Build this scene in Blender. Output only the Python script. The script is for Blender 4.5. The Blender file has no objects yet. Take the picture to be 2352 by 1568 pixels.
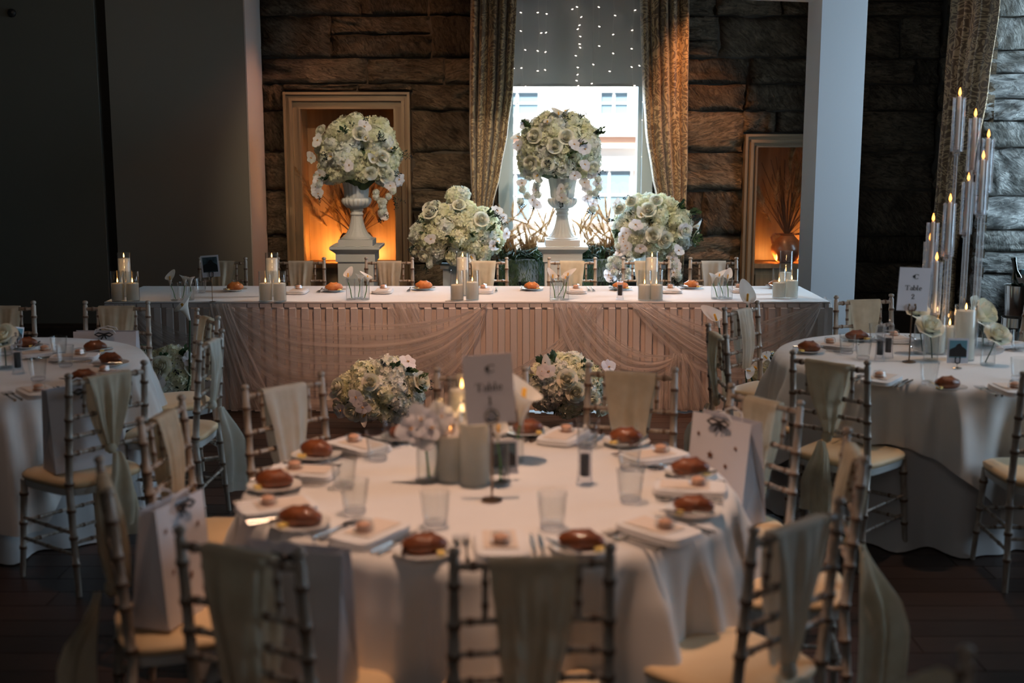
import bpy, math, random
from mathutils import Vector, Matrix, Euler, noise
R = random.Random(7)
PI = math.pi
sc = bpy.context.scene
COL = sc.collection
# ------------------------------------------------------------------ camera, world, lights
F, H0, TP = 2800.0, 1.83, 0.167
PITCH = math.atan(TP)
cam = bpy.data.cameras.new('camera'); camo = bpy.data.objects.new('camera', cam); COL.objects.link(camo)
camo.location = (0, 0, H0); camo.rotation_euler = (PI/2-PITCH, 0, 0)
cam.sensor_width = 36; cam.lens = F/2352*36; cam.clip_start = .05; cam.clip_end = 200
cam.dof.use_dof = True; cam.dof.focus_distance = 8.6; cam.dof.aperture_fstop = 1.8
sc.camera = camo
sc.view_settings.view_transform = 'Standard'; sc.view_settings.look = 'None'
sc.view_settings.gamma = 1; sc.view_settings.use_curve_mapping = False
sc.view_settings.exposure = 0.0
try:
    sc.cycles.use_denoising = True; sc.cycles.max_bounces = 8; sc.cycles.transparent_max_bounces = 24
    sc.cycles.diffuse_bounces = 4; sc.cycles.sample_clamp_indirect = 4; sc.cycles.caustics_reflective = False; sc.cycles.caustics_refractive = False
except Exception: pass
W = bpy.data.worlds.new('sky'); sc.world = W; W.use_nodes = True
bg = W.node_tree.nodes['Background']; bg.inputs[0].default_value = (.62, .80, 1, 1); bg.inputs[1].default_value = 1.6

def aim(o, d): o.rotation_euler = Vector(d).to_track_quat('-Z', 'Y').to_euler()
def area(name, loc, d, sx, sy, e, col):
    l = bpy.data.lights.new(name, 'AREA'); l.shape = 'RECTANGLE'; l.size = sx; l.size_y = sy; l.energy = e; l.color = col
    o = bpy.data.objects.new(name, l); COL.objects.link(o); o.location = loc; aim(o, d); return o
def spot(name, loc, tgt, ang, e, col, blend=.8, r=.06):
    l = bpy.data.lights.new(name, 'SPOT'); l.spot_size = math.radians(ang); l.spot_blend = blend; l.energy = e; l.color = col; l.shadow_soft_size = r
    o = bpy.data.objects.new(name, l); COL.objects.link(o); o.location = loc; aim(o, Vector(tgt)-Vector(loc)); return o
COOL = (.60, .80, 1.0); WARM = (1.0, .62, .36); AMBER = (1.0, .42, .10)
sun = bpy.data.lights.new('sun', 'SUN'); sun.energy = 20; sun.angle = .01; sun.color = (1, .97, .92)
suno = bpy.data.objects.new('sun', sun); COL.objects.link(suno); aim(suno, (.25, 1, -.75))
area('sky_behind_window', (.6, 13.6, 4.0), (0, -1, -.42), 3.4, 2.4, 2300, COOL)
area('sky_side_window', (5.3, 9.1, 2.2), (-1, .35, -.12), 1.5, 2.6, 200, COOL)
area('sky_near_side_window', (5.3, 5.0, 2.3), (-1, 0, -.15), 1.4, 2.6, 95, COOL)
spot('spot_head_table', (-.1, 5.6, 3.8), (.0, 8.05, .55), 54, 360, (1, .52, .30))
spot('spot_head_top', (.1, 8.5, 3.9), (.0, 8.7, .75), 76, 240, (1, .72, .54))
spot('spot_table_one', (-.1, 3.35, 3.8), (-.05, 3.85, .75), 50, 290, (1, .62, .42))
spot('spot_table_two', (2.2, 5.6, 3.8), (2.1, 5.9, .75), 58, 100, (1, .70, .50))
spot('spot_table_three', (-2.4, 5.2, 3.8), (-2.4, 5.6, .75), 58, 50, (1, .62, .42))
spot('spot_wall', (1.45, 10.1, 3.7), (1.75, 11.3, 1.75), 34, 260, (1, .44, .17))
spot('spot_wall_left', (-.9, 9.9, 3.8), (-1.1, 11.3, 2.4), 64, 55, (1, .52, .28))
spot('spot_reveal', (-.6, 10.4, 3.7), (-2.25, 11.0, 1.6), 40, 120, (1, .48, .28))
spot('spot_flowers_left', (-1.2, 7.2, 3.8), (-1.2, 10.3, 1.7), 40, 290, (1, .77, .52))
spot('spot_flowers_centre', (.6, 7.2, 3.8), (.5, 10.3, 1.5), 52, 300, (1, .79, .56))
area('added_front_fill', (0, -1.2, 3.7), (0, 1, -.5), 4.0, 1.6, 15, (1, .90, .84))  # soft fill added behind the camera, standing for no known lamp
spot('spot_partition', (-3.4, 7.6, 3.8), (-3.2, 10.6, 2.4), 70, 13, (1, .74, .50))
spot('spot_side_curtain', (3.1, 10.2, 3.8), (3.7, 10.4, 2.3), 40, 9, (1, .42, .16))

# ------------------------------------------------------------------ pixel -> world helpers (photo treated as 2352x1568)
_c, _s = math.cos(PITCH), math.sin(PITCH)
def _dir(px, py):
    u = (px-1176)/F; v = -(py-784)/F
    return Vector((u, _c+v*_s, v*_c-_s))
def P(px, py, z=.75):
    d = _dir(px, py); t = (z-H0)/d.z; return Vector((d.x*t, d.y*t, z))
def PY(px, py, Y):
    d = _dir(px, py); t = Y/d.y; return Vector((d.x*t, Y, H0+d.z*t))
def PX(px, py, X):
    d = _dir(px, py); t = X/d.x; return Vector((X, d.y*t, H0+d.z*t))

# ------------------------------------------------------------------ materials
M = {}
def nt(name):
    m = bpy.data.materials.new(name); m.use_nodes = True; t = m.node_tree
    return m, t, t.nodes['Principled BSDF'], t.nodes['Material Output']
def N(t, typ, **k):
    n = t.nodes.new(typ)
    for a, b in k.items():
        if a.startswith('i_'): n.inputs[a[2:].replace('_', ' ')].default_value = b
        else: setattr(n, a, b)
    return n
def coords(t, kind='Object', scale=(1, 1, 1), rot=(0, 0, 0)):
    mp = N(t, 'ShaderNodeMapping'); mp.inputs['Scale'].default_value = scale; mp.inputs['Rotation'].default_value = rot
    if kind == 'Position':
        g = N(t, 'ShaderNodeNewGeometry'); t.links.new(g.outputs['Position'], mp.inputs['Vector'])
    else:
        g = N(t, 'ShaderNodeTexCoord'); t.links.new(g.outputs[kind], mp.inputs['Vector'])
    return mp
def pm(name, c, rough=.6, metal=0, c2=None, vs=8, stretch=(1, 1, 1), bump=0, bs=60, sss=0, emit=None, es=0, trans=0, sheen=0, spec=.5, kind='Object', coat=0):
    m, t, b, o = nt(name)
    b.inputs['Base Color'].default_value = (*c, 1); b.inputs['Roughness'].default_value = rough; b.inputs['Metallic'].default_value = metal
    b.inputs['Specular IOR Level'].default_value = spec
    if coat: b.inputs['Coat Weight'].default_value = coat; b.inputs['Coat Roughness'].default_value = .08
    if sss: b.inputs['Subsurface Weight'].default_value = sss; b.inputs['Subsurface Radius'].default_value = (.03, .02, .012)
    if sheen: b.inputs['Sheen Weight'].default_value = sheen
    if trans: b.inputs['Transmission Weight'].default_value = trans
    if emit: b.inputs['Emission Color'].default_value = (*emit, 1); b.inputs['Emission Strength'].default_value = es; m.cycles.emission_sampling = 'NONE'
    if c2 or bump:
        mp = coords(t, kind, stretch)
    if c2:
        n = N(t, 'ShaderNodeTexNoise', i_Scale=vs, i_Detail=6.0, i_Roughness=.62); t.links.new(mp.outputs[0], n.inputs['Vector'])
        r = N(t, 'ShaderNodeValToRGB'); r.color_ramp.elements[0].position = .36; r.color_ramp.elements[1].position = .64
        r.color_ramp.elements[0].color = (*c, 1); r.color_ramp.elements[1].color = (*c2, 1)
        t.links.new(n.outputs[0], r.inputs[0]); t.links.new(r.outputs[0], b.inputs['Base Color'])
    if bump:
        n2 = N(t, 'ShaderNodeTexNoise', i_Scale=bs, i_Detail=4.0); t.links.new(mp.outputs[0], n2.inputs['Vector'])
        bp = N(t, 'ShaderNodeBump', i_Strength=bump, i_Distance=.01); t.links.new(n2.outputs[0], bp.inputs['Height']); t.links.new(bp.outputs[0], b.inputs['Normal'])
    M[name] = m; return m
pm('chair', (.30, .22, .16), .42, c2=(.50, .45, .39), vs=9, stretch=(6, 6, 1), bump=.25, bs=30, coat=.25)
pm('chair_ring', (.16, .09, .055), .45)
pm('pad', (.84, .60, .34), .55, c2=(.78, .54, .29), vs=5, sheen=.2)
pm('apron', (.62, .62, .60), .4)
pm('cloth', (.80, .76, .73), .85, c2=(.76, .72, .69), vs=3, bump=.12, bs=9, sheen=.3)
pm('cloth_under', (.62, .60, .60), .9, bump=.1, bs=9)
pm('skirt', (.60, .53, .50), .9, bump=.15, bs=40)
pm('linen', (.78, .76, .76), .85, bump=.3, bs=30)
pm('card', (.86, .83, .87), .8)
pm('menu', (.74, .62, .53), .75)
pm('ink', (.05, .055, .06), .7)
pm('photo', (.02, .03, .04), .3, c2=(.10, .18, .22), vs=14)
pm('photo_hill', (.012, .014, .016), .4)
pm('photo_sky', (.12, .30, .38), .4)
pm('wax', (.82, .77, .68), .5, sss=.35, bump=.05)
pm('wick', (.03, .02, .02), .9)
pm('flame', (1, .5, .1), .5, emit=(1, .46, .12), es=10)
pm('led', (1, .5, .2), .5, emit=(1, .30, .05), es=7)
pm('bulb', (1, .8, .6), .5, emit=(1, .84, .70), es=5)
pm('wire', (.55, .55, .52), .5)
pm('steel', (.62, .60, .57), .18, metal=1)
pm('bronze', (.22, .15, .10), .3, metal=1)
pm('plate', (.82, .80, .77), .18, coat=.5)
pm('crust', (.27, .075, .020), .45, c2=(.12, .032, .010), vs=22, bump=.35, bs=50, coat=.25)
pm('crust_light', (.74, .27, .07), .45, c2=(.46, .13, .03), vs=22, bump=.3, bs=50, coat=.25)
pm('butter', (.90, .66, .22), .5, sss=.2)
pm('macaron', (.72, .40, .27), .6, bump=.1)
pm('cream', (.85, .72, .58), .7)
pm('pepper', (.02, .016, .014), .7, bump=1, bs=250)
pm('salt', (.8, .8, .8), .7, bump=.6, bs=250)
pm('black', (.012, .012, .013), .4)
pm('ribbon', (.02, .015, .014), .35)
pm('bag', (.70, .67, .70), .6)
pm('copper', (.28, .11, .05), .35, metal=.6)
pm('stem', (.10, .28, .05), .5)
pm('stem_dark', (.03, .07, .03), .6)
pm('leaf', (.018, .045, .014), .6, c2=(.045, .09, .025), vs=20)
pm('berry', (.015, .02, .03), .25)
pm('dry', (.30, .13, .04), .8, c2=(.52, .33, .16), vs=25)
pm('twig', (.10, .045, .02), .8)
pm('spadix', (.85, .45, .05), .6)
pm('orchid_eye', (.62, .34, .14), .5)
pm('urn', (.66, .65, .63), .6, bump=.05)
pm('pedestal', (.60, .62, .62), .55)
pm('terracotta', (.40, .15, .06), .3, c2=(.10, .04, .02), vs=5, coat=.4)
pm('jar_dark', (.03, .018, .012), .3)
pm('frame', (.25, .17, .095), .38, c2=(.15, .10, .06), vs=14, stretch=(1, 1, .06), coat=.3, kind='Position')
pm('frame_flat', (.25, .17, .095), .38, c2=(.15, .10, .06), vs=14, stretch=(.06, 1, 1), coat=.3, kind='Position')
pm('panel', (.27, .155, .07), .45, c2=(.19, .105, .048), vs=16, stretch=(1, 1, .05), kind='Position')
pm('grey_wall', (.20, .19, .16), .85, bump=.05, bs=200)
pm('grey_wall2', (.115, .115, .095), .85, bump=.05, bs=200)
pm('black_post', (.012, .011, .009), .7)
pm('white_wall', (.62, .62, .63), .8, bump=.04, bs=160)
pm('reveal', (.48, .42, .38), .8, bump=.04, bs=160)
pm('ceiling', (.20, .19, .17), .9)
pm('dark_wood', (.05, .03, .02), .5, c2=(.03, .02, .013), vs=10)
pm('mortar', (.055, .042, .03), .95, bump=.8, bs=18, kind='Position')
pm('window_white', (.50, .55, .56), .5)
pm('blind', (.44, .42, .42), .85)
pm('facade', (.82, .80, .76), .9)
pm('facade_pane', (.15, .22, .27), .4)
pm('facade_stone', (.52, .33, .25), .9)
pm('facade_frame', (.78, .80, .80), .6)
pm('planter', (.32, .37, .39), .6)
pm('teal', (.16, .27, .29), .5)
pm('bottle', (.012, .025, .012), .08, coat=.6)
# petals: diffuse + translucent
def petal(name, c, c2, tr=.3):
    m, t, b, o = nt(name); t.nodes.remove(b)
    mp = coords(t, 'Object')
    n = N(t, 'ShaderNodeTexNoise', i_Scale=16.0, i_Detail=2.0); t.links.new(mp.outputs[0], n.inputs[0])
    r = N(t, 'ShaderNodeValToRGB'); r.color_ramp.elements[0].position = .35; r.color_ramp.elements[1].position = .62
    r.color_ramp.elements[0].color = (*c, 1); r.color_ramp.elements[1].color = (*c2, 1); t.links.new(n.outputs[0], r.inputs[0])
    d = N(t, 'ShaderNodeBsdfDiffuse'); tl = N(t, 'ShaderNodeBsdfTranslucent'); mx = N(t, 'ShaderNodeMixShader'); mx.inputs[0].default_value = tr
    for q in (d, tl): t.links.new(r.outputs[0], q.inputs[0])
    t.links.new(d.outputs[0], mx.inputs[1]); t.links.new(tl.outputs[0], mx.inputs[2]); t.links.new(mx.outputs[0], o.inputs[0]); M[name] = m
petal('hydrangea', (.90, .87, .70), (.80, .80, .52))
petal('hydrangea_white', (.86, .85, .82), (.78, .80, .66))
petal('rose', (.84, .82, .62), (.88, .85, .76), .2)
petal('orchid', (.84, .80, .84), (.88, .85, .86))
petal('calla', (.86, .82, .74), (.88, .84, .78))
petal('sash', (.80, .70, .54), (.72, .62, .46), .4)
petal('sash_pale', (.80, .76, .68), (.76, .71, .60), .35)
petal('sandwax', (.93, .87, .77), (.95, .90, .81), .5)
petal('pampas', (.40, .21, .09), (.62, .42, .22), .45)
# sheer chiffon: pleat density along V sets how much cloth the ray meets
def sheer():
    m, t, b, o = nt('sheer'); t.nodes.remove(b)
    uv = N(t, 'ShaderNodeTexCoord'); sp = N(t, 'ShaderNodeSeparateXYZ'); t.links.new(uv.outputs['UV'], sp.inputs[0])
    cb = N(t, 'ShaderNodeCombineXYZ'); t.links.new(sp.outputs[1], cb.inputs[0])
    ml = N(t, 'ShaderNodeMath', operation='MULTIPLY'); ml.inputs[1].default_value = .07; t.links.new(sp.outputs[0], ml.inputs[0]); t.links.new(ml.outputs[0], cb.inputs[1])
    n = N(t, 'ShaderNodeTexNoise', i_Scale=13.0, i_Detail=5.0, i_Roughness=.62); t.links.new(cb.outputs[0], n.inputs['Vector'])
    r = N(t, 'ShaderNodeValToRGB'); r.color_ramp.elements[0].position = .38; r.color_ramp.elements[1].position = .66
    r.color_ramp.elements[0].color = (.10,)*3+(1,); r.color_ramp.elements[1].color = (.78,)*3+(1,); t.links.new(n.outputs[0], r.inputs[0])
    d = N(t, 'ShaderNodeBsdfDiffuse'); d.inputs[0].default_value = (.70, .62, .57, 1); tl = N(t, 'ShaderNodeBsdfTranslucent'); tl.inputs[0].default_value = (.70, .62, .57, 1)
    mx = N(t, 'ShaderNodeMixShader'); mx.inputs[0].default_value = .3; t.links.new(d.outputs[0], mx.inputs[1]); t.links.new(tl.outputs[0], mx.inputs[2])
    tr = N(t, 'ShaderNodeBsdfTransparent'); m2 = N(t, 'ShaderNodeMixShader')
    t.links.new(r.outputs[0], m2.inputs[0]); t.links.new(tr.outputs[0], m2.inputs[1]); t.links.new(mx.outputs[0], m2.inputs[2]); t.links.new(m2.outputs[0], o.inputs[0]); M['sheer'] = m
sheer()
def glass(name, tint, edge, painted_glint=0):
    m, t, b, o = nt(name); t.nodes.remove(b)
    tr = N(t, 'ShaderNodeBsdfTransparent'); tr.inputs[0].default_value = (*tint, 1)
    gl = N(t, 'ShaderNodeBsdfGlossy'); gl.inputs['Roughness'].default_value = .03
    lw = N(t, 'ShaderNodeLayerWeight'); lw.inputs['Blend'].default_value = .5
    ml = N(t, 'ShaderNodeMath', operation='POWER'); ml.inputs[1].default_value = edge; t.links.new(lw.outputs['Facing'], ml.inputs[0])
    ma = N(t, 'ShaderNodeMath', operation='MULTIPLY_ADD'); ma.inputs[1].default_value = .30 if painted_glint else .75; ma.inputs[2].default_value = .04; t.links.new(ml.outputs[0], ma.inputs[0])
    mx = N(t, 'ShaderNodeMixShader'); t.links.new(ma.outputs[0], mx.inputs[0]); t.links.new(tr.outputs[0], mx.inputs[1]); t.links.new(gl.outputs[0], mx.inputs[2]); 
    if painted_glint:  # whitish edges painted in for window light refracted by clear acrylic
        d = N(t, 'ShaderNodeBsdfTranslucent'); d2 = N(t, 'ShaderNodeBsdfDiffuse'); m4 = N(t, 'ShaderNodeMixShader'); m4.inputs[0].default_value = .5
        t.links.new(d.outputs[0], m4.inputs[1]); t.links.new(d2.outputs[0], m4.inputs[2]); m3 = N(t, 'ShaderNodeMixShader')
        mf = N(t, 'ShaderNodeMath', operation='MULTIPLY_ADD'); mf.inputs[1].default_value = .35; mf.inputs[2].default_value = painted_glint*.5; t.links.new(ml.outputs[0], mf.inputs[0]); t.links.new(mf.outputs[0], m3.inputs[0])
        t.links.new(mx.outputs[0], m3.inputs[1]); t.links.new(m4.outputs[0], m3.inputs[2]); mx = m3
    t.links.new(mx.outputs[0], o.inputs[0]); M[name] = m
glass('glass', (.97, .98, .98), 3.0); glass('pane', (.93, .96, .97), 4.0); glass('rod', (.97, .98, 1), 2.0, .55); glass('acrylic', (.95, .96, .98), 2.2, .14)
# tooled sandstone
def stone(name, a, b_, c):
    m, t, b, o = nt(name); b.inputs['Roughness'].default_value = .92; b.inputs['Specular IOR Level'].default_value = .2
    g = N(t, 'ShaderNodeNewGeometry'); oi = N(t, 'ShaderNodeObjectInfo')
    ad = N(t, 'ShaderNodeVectorMath', operation='ADD'); cx = N(t, 'ShaderNodeCombineXYZ')
    m10 = N(t, 'ShaderNodeMath', operation='MULTIPLY'); m10.inputs[1].default_value = 40; t.links.new(oi.outputs['Random'], m10.inputs[0])
    for i in range(3): t.links.new(m10.outputs[0], cx.inputs[i])
    t.links.new(g.outputs['Position'], ad.inputs[0]); t.links.new(cx.outputs[0], ad.inputs[1])
    rt = N(t, 'ShaderNodeVectorRotate', rotation_type='Y_AXIS'); t.links.new(ad.outputs[0], rt.inputs['Vector'])
    ma = N(t, 'ShaderNodeMath', operation='MULTIPLY_ADD'); ma.inputs[1].default_value = 1.8; ma.inputs[2].default_value = .2; t.links.new(oi.outputs['Random'], ma.inputs[0]); t.links.new(ma.outputs[0], rt.inputs['Angle'])
    mp = N(t, 'ShaderNodeMapping'); mp.inputs['Scale'].default_value = (4.2, 3, 1.1); t.links.new(rt.outputs[0], mp.inputs[0])
    n = N(t, 'ShaderNodeTexNoise', i_Scale=9.0, i_Detail=6.0, i_Roughness=.68, i_Distortion=.9); t.links.new(mp.outputs[0], n.inputs['Vector'])
    n2 = N(t, 'ShaderNodeTexNoise', i_Scale=3.5, i_Detail=4.0); t.links.new(ad.outputs[0], n2.inputs['Vector'])
    r = N(t, 'ShaderNodeValToRGB'); r.color_ramp.elements[0].position = .3; r.color_ramp.elements[1].position = .7
    r.color_ramp.elements[0].color = (*a, 1); r.color_ramp.elements[1].color = (*c, 1); e = r.color_ramp.elements.new(.5); e.color = (*b_, 1)
    sm = N(t, 'ShaderNodeMath', operation='ADD'); mm = N(t, 'ShaderNodeMath', operation='MULTIPLY_ADD'); mm.inputs[1].default_value = .45; mm.inputs[2].default_value = -.2
    t.links.new(oi.outputs['Random'], mm.inputs[0]); t.links.new(mm.outputs[0], sm.inputs[0]); t.links.new(n2.outputs[0], sm.inputs[1]); t.links.new(sm.outputs[0], r.inputs[0])
    mr = N(t, 'ShaderNodeMapRange'); mr.inputs[1].default_value = .36; mr.inputs[2].default_value = .64; mr.inputs[3].default_value = .45; mr.inputs[4].default_value = 1.45; t.links.new(n.outputs[0], mr.inputs[0])
    vs_ = N(t, 'ShaderNodeVectorMath', operation='SCALE'); t.links.new(r.outputs[0], vs_.inputs[0]); t.links.new(mr.outputs[0], vs_.inputs['Scale'])
    t.links.new(vs_.outputs[0], b.inputs['Base Color'])
    bp = N(t, 'ShaderNodeBump', i_Strength=1.0, i_Distance=.25); t.links.new(n.outputs[0], bp.inputs['Height']); t.links.new(bp.outputs[0], b.inputs['Normal']); M[name] = m
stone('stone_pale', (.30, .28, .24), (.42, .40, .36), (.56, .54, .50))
stone('stone', (.12, .085, .055), (.20, .145, .095), (.30, .225, .15))
# woven damask curtain
def damask():
    m, t, b, o = nt('damask'); b.inputs['Roughness'].default_value = .5; b.inputs['Sheen Weight'].default_value = .3
    uv = N(t, 'ShaderNodeTexCoord'); mp = N(t, 'ShaderNodeMapping'); mp.inputs['Scale'].default_value = (7, 6, 6); t.links.new(uv.outputs['UV'], mp.inputs[0])
    n = N(t, 'ShaderNodeTexNoise', i_Scale=.9, i_Detail=1.0, i_Distortion=3.4); t.links.new(mp.outputs[0], n.inputs['Vector'])
    w = N(t, 'ShaderNodeTexVoronoi', i_Scale=1.6); w.feature = 'SMOOTH_F1'; t.links.new(mp.outputs[0], w.inputs['Vector'])
    mt = N(t, 'ShaderNodeMath', operation='MULTIPLY'); mt.inputs[1].default_value = 26; t.links.new(n.outputs[0], mt.inputs[0])
    sn = N(t, 'ShaderNodeMath', operation='SINE'); t.links.new(mt.outputs[0], sn.inputs[0])
    ad = N(t, 'ShaderNodeMath', operation='ADD'); t.links.new(sn.outputs[0], ad.inputs[0]); t.links.new(w.outputs['Distance'], ad.inputs[1])
    r = N(t, 'ShaderNodeValToRGB'); r.color_ramp.elements[0].position = .50; r.color_ramp.elements[1].position = .62
    r.color_ramp.elements[0].color = (.13, .075, .035, 1); r.color_ramp.elements[1].color = (.40, .27, .14, 1)
    t.links.new(ad.outputs[0], r.inputs[0]); t.links.new(r.outputs[0], b.inputs['Base Color']); M['damask'] = m
damask()
def planks():
    m, t, b, o = nt('plank'); b.inputs['Roughness'].default_value = .42
    oi = N(t, 'ShaderNodeObjectInfo'); g = coords(t, 'Position', (1, 14, 1))
    n = N(t, 'ShaderNodeTexNoise', i_Scale=5.0, i_Detail=6.0); t.links.new(g.outputs[0], n.inputs['Vector'])
    ad = N(t, 'ShaderNodeMath', operation='MULTIPLY_ADD'); ad.inputs[1].default_value = .5; t.links.new(oi.outputs['Random'], ad.inputs[0]); t.links.new(n.outputs[0], ad.inputs[2])
    r = N(t, 'ShaderNodeValToRGB'); r.color_ramp.elements[0].position = .4; r.color_ramp.elements[1].position = 1.0
    r.color_ramp.elements[0].color = (.020, .010, .007, 1); r.color_ramp.elements[1].color = (.062, .031, .020, 1)
    t.links.new(ad.outputs[0], r.inputs[0]); t.links.new(r.outputs[0], b.inputs['Base Color']); M['plank'] = m
planks()

# ------------------------------------------------------------------ mesh builder
class MB:
    def __init__(s): s.v = []; s.f = []; s.m = []; s.uv = {}; s.T = Matrix.Identity(4)
    def add(s, vs, fs, mi=0, uvs=None):
        o = len(s.v); s.v += [s.T @ Vector(p) for p in vs]
        s.f += [tuple(i+o for i in f) for f in fs]; s.m += [mi]*len(fs)
        if uvs:
            for i, u in enumerate(uvs): s.uv[o+i] = u
        return s
    def box(s, x0, x1, y0, y1, z0, z1, mi=0):
        return s.add([(x0,y0,z0),(x1,y0,z0),(x1,y1,z0),(x0,y1,z0),(x0,y0,z1),(x1,y0,z1),(x1,y1,z1),(x0,y1,z1)],
                     [(0,3,2,1),(4,5,6,7),(0,1,5,4),(1,2,6,5),(2,3,7,6),(3,0,4,7)], mi)
    def lathe(s, prof, n=20, c=(0,0,0), mi=0, caps=True, mod=None):
        vs = []; fs = []
        for r, z in prof:
            for k in range(n):
                a = 2*PI*k/n; rr = r*(mod(a, z) if mod else 1); vs.append((c[0]+rr*math.cos(a), c[1]+rr*math.sin(a), c[2]+z))
        for i in range(len(prof)-1):
            for k in range(n): fs.append((i*n+k, i*n+(k+1)%n, (i+1)*n+(k+1)%n, (i+1)*n+k))
        if caps:
            if prof[0][0] > 1e-4: fs.append(tuple(range(n-1, -1, -1)))
            if prof[-1][0] > 1e-4: fs.append(tuple(range((len(prof)-1)*n, len(prof)*n)))
        return s.add(vs, fs, mi)
    def tube(s, pts, rad, n=8, mi=0, closed=False):
        pts = [Vector(p) for p in pts]; L = len(pts)
        if not hasattr(rad, '__len__'): rad = [rad]*L
        vs = []; fs = []; up = None
        for i, p in enumerate(pts):
            a = pts[(i-1) % L] if (i or closed) else p; b = pts[(i+1) % L] if (i < L-1 or closed) else p
            d = (b-a).normalized() if (b-a).length > 1e-9 else Vector((0,0,1))
            if up is None: up = Vector((0,1,0)) if abs(d.y) < .9 else Vector((1,0,0))
            x = up.cross(d)
            if x.length < 1e-5: x = Vector((1,0,0)).cross(d)
            x.normalize(); y = d.cross(x); up = y
            for k in range(n):
                q = 2*PI*k/n; vs.append(p+(x*math.cos(q)+y*math.sin(q))*rad[i])
        rr = L if closed else L-1
        for i in range(rr):
            j = (i+1) % L
            for k in range(n): fs.append((i*n+k, i*n+(k+1)%n, j*n+(k+1)%n, j*n+k))
        if not closed: fs.append(tuple(range(n-1,-1,-1))); fs.append(tuple(range((L-1)*n, L*n)))
        return s.add(vs, fs, mi)
    def grid(s, fn, nu, nv, mi=0, wrap=False):
        vs = []; uv = []; fs = []
        cu = nu if wrap else nu+1
        for j in range(nv+1):
            for i in range(cu): vs.append(fn(i/nu, j/nv)); uv.append((i/nu, j/nv))
        for j in range(nv):
            for i in range(nu):
                a = j*cu+i; b = j*cu+(i+1) % cu; fs.append((a, b, b+cu, a+cu))
        return s.add(vs, fs, mi, uv)
    def ball(s, c, rx, ry, rz, nu=12, nv=8, mi=0, nz=0):
        def fn(u, v):
            a = u*2*PI; b = v*PI; d = Vector((math.cos(a)*math.sin(b), math.sin(a)*math.sin(b), -math.cos(b)))
            k = 1+(noise.noise(d*2.3+Vector(c)*9)*nz if nz else 0)
            return (c[0]+d.x*rx*k, c[1]+d.y*ry*k, c[2]+d.z*rz*k)
        return s.grid(fn, nu, nv, mi, True)
    def ico(s, c, r, mi=0):
        c = Vector(c); d = [Vector(q)*r for q in ((1,0,0),(-1,0,0),(0,1,0),(0,-1,0),(0,0,1),(0,0,-1))]
        return s.add([c+q for q in d], [(0,2,4),(2,1,4),(1,3,4),(3,0,4),(2,0,5),(1,2,5),(3,1,5),(0,3,5)], mi)
    def mesh(s, name, mats, smooth=50):
        me = bpy.data.meshes.new(name); me.from_pydata([tuple(p) for p in s.v], [], s.f)
        if not isinstance(mats, (list, tuple)): mats = [mats]
        for m in mats: me.materials.append(M[m] if isinstance(m, str) else m)
        me.polygons.foreach_set('material_index', s.m)
        if s.uv:
            ul = me.uv_layers.new(name='UVMap')
            for l in me.loops: ul.data[l.index].uv = s.uv.get(l.vertex_index, (0, 0))
        me.polygons.foreach_set('use_smooth', [bool(smooth)]*len(me.polygons))
        me.validate(); me.update()
        if smooth and smooth < 180: me.set_sharp_from_angle(angle=math.radians(smooth))
        return me
    def build(s, name, mats, parent=None, smooth=50, loc=None):
        return ob(name, s.mesh(name, mats, smooth), parent, loc)
def ob(name, me, parent=None, loc=None, rz=0):
    o = bpy.data.objects.new(name, me); COL.objects.link(o)
    if parent: o.parent = parent
    if loc is not None: o.location = loc
    if rz: o.rotation_euler.z = rz
    return o
def tag(o, label, cat, group=None, kind=None):
    o['label'] = label; o['category'] = cat
    if group: o['group'] = group
    if kind: o['kind'] = kind
    return o
def empty(name, loc, label, cat, group=None, rz=0):
    o = bpy.data.objects.new(name, None); COL.objects.link(o); o.location = loc; o.rotation_euler.z = rz; o.empty_display_size = .1
    return tag(o, label, cat, group)
def struct(o): o['kind'] = 'structure'; return o
def clone(src, loc, rz=0, label=None, group=None, scale=None, rot=None):
    r = src.copy(); COL.objects.link(r); r.location = loc; r.rotation_euler = rot if rot else (0, 0, rz)
    if scale: r.scale = scale
    if label: r['label'] = label
    if group: r['group'] = group
    for ch in list(src.children):
        c = ch.copy(); COL.objects.link(c); c.parent = r
        for g in list(ch.children):
            d = g.copy(); COL.objects.link(d); d.parent = c
    return r
class Proto:      # first use places the original, later uses copy it
    def __init__(s, root): s.root = root; s.used = False
    def put(s, loc, rz=0, label=None, group=None, scale=None, rot=None):
        if not s.used:
            s.used = True; r = s.root; r.location = loc; r.rotation_euler = rot if rot else (0, 0, rz)
            if scale: r.scale = scale
            if label: r['label'] = label
            if group: r['group'] = group
            return r
        return clone(s.root, loc, rz, label, group, scale, rot)
    def done(s):
        pass

# ------------------------------------------------------------------ room
YW = 11.30; XC = 3.88; YG = 10.65; XG = -2.28
fl = MB().box(-6.2, 6.2, -3.2, 12.2, -.12, -.022).build('floor', 'dark_wood'); struct(fl)
pl_me = MB().box(0, 1, 0, 1, -.020, 0).mesh('plank', 'plank', 0)
y = 1.9; PWD = .150
while y < 9.4:
    x = -3.3 - R.random()*1.2
    while x < 3.9:
        L = R.uniform(1.7, 2.4)
        o = ob('plank', pl_me, fl, (x, y, 0)); o.scale = (L-.004, PWD-.004, 1); x += L
    y += PWD
far = MB()
y = 9.4
while y < 11.2:
    x = -4.6-R.random()
    while x < 4.6: L = R.uniform(1.5, 2.4); far.box(x, x+L-.004, y, y+PWD-.004, -.02, 0); x += L
    y += PWD
o = far.build('plank', 'plank', fl, 0); o['kind'] = 'stuff'
struct(MB().box(-6.2, 6.2, -3.2, 12.2, 4.0, 4.1).build('ceiling', 'ceiling'))
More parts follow.
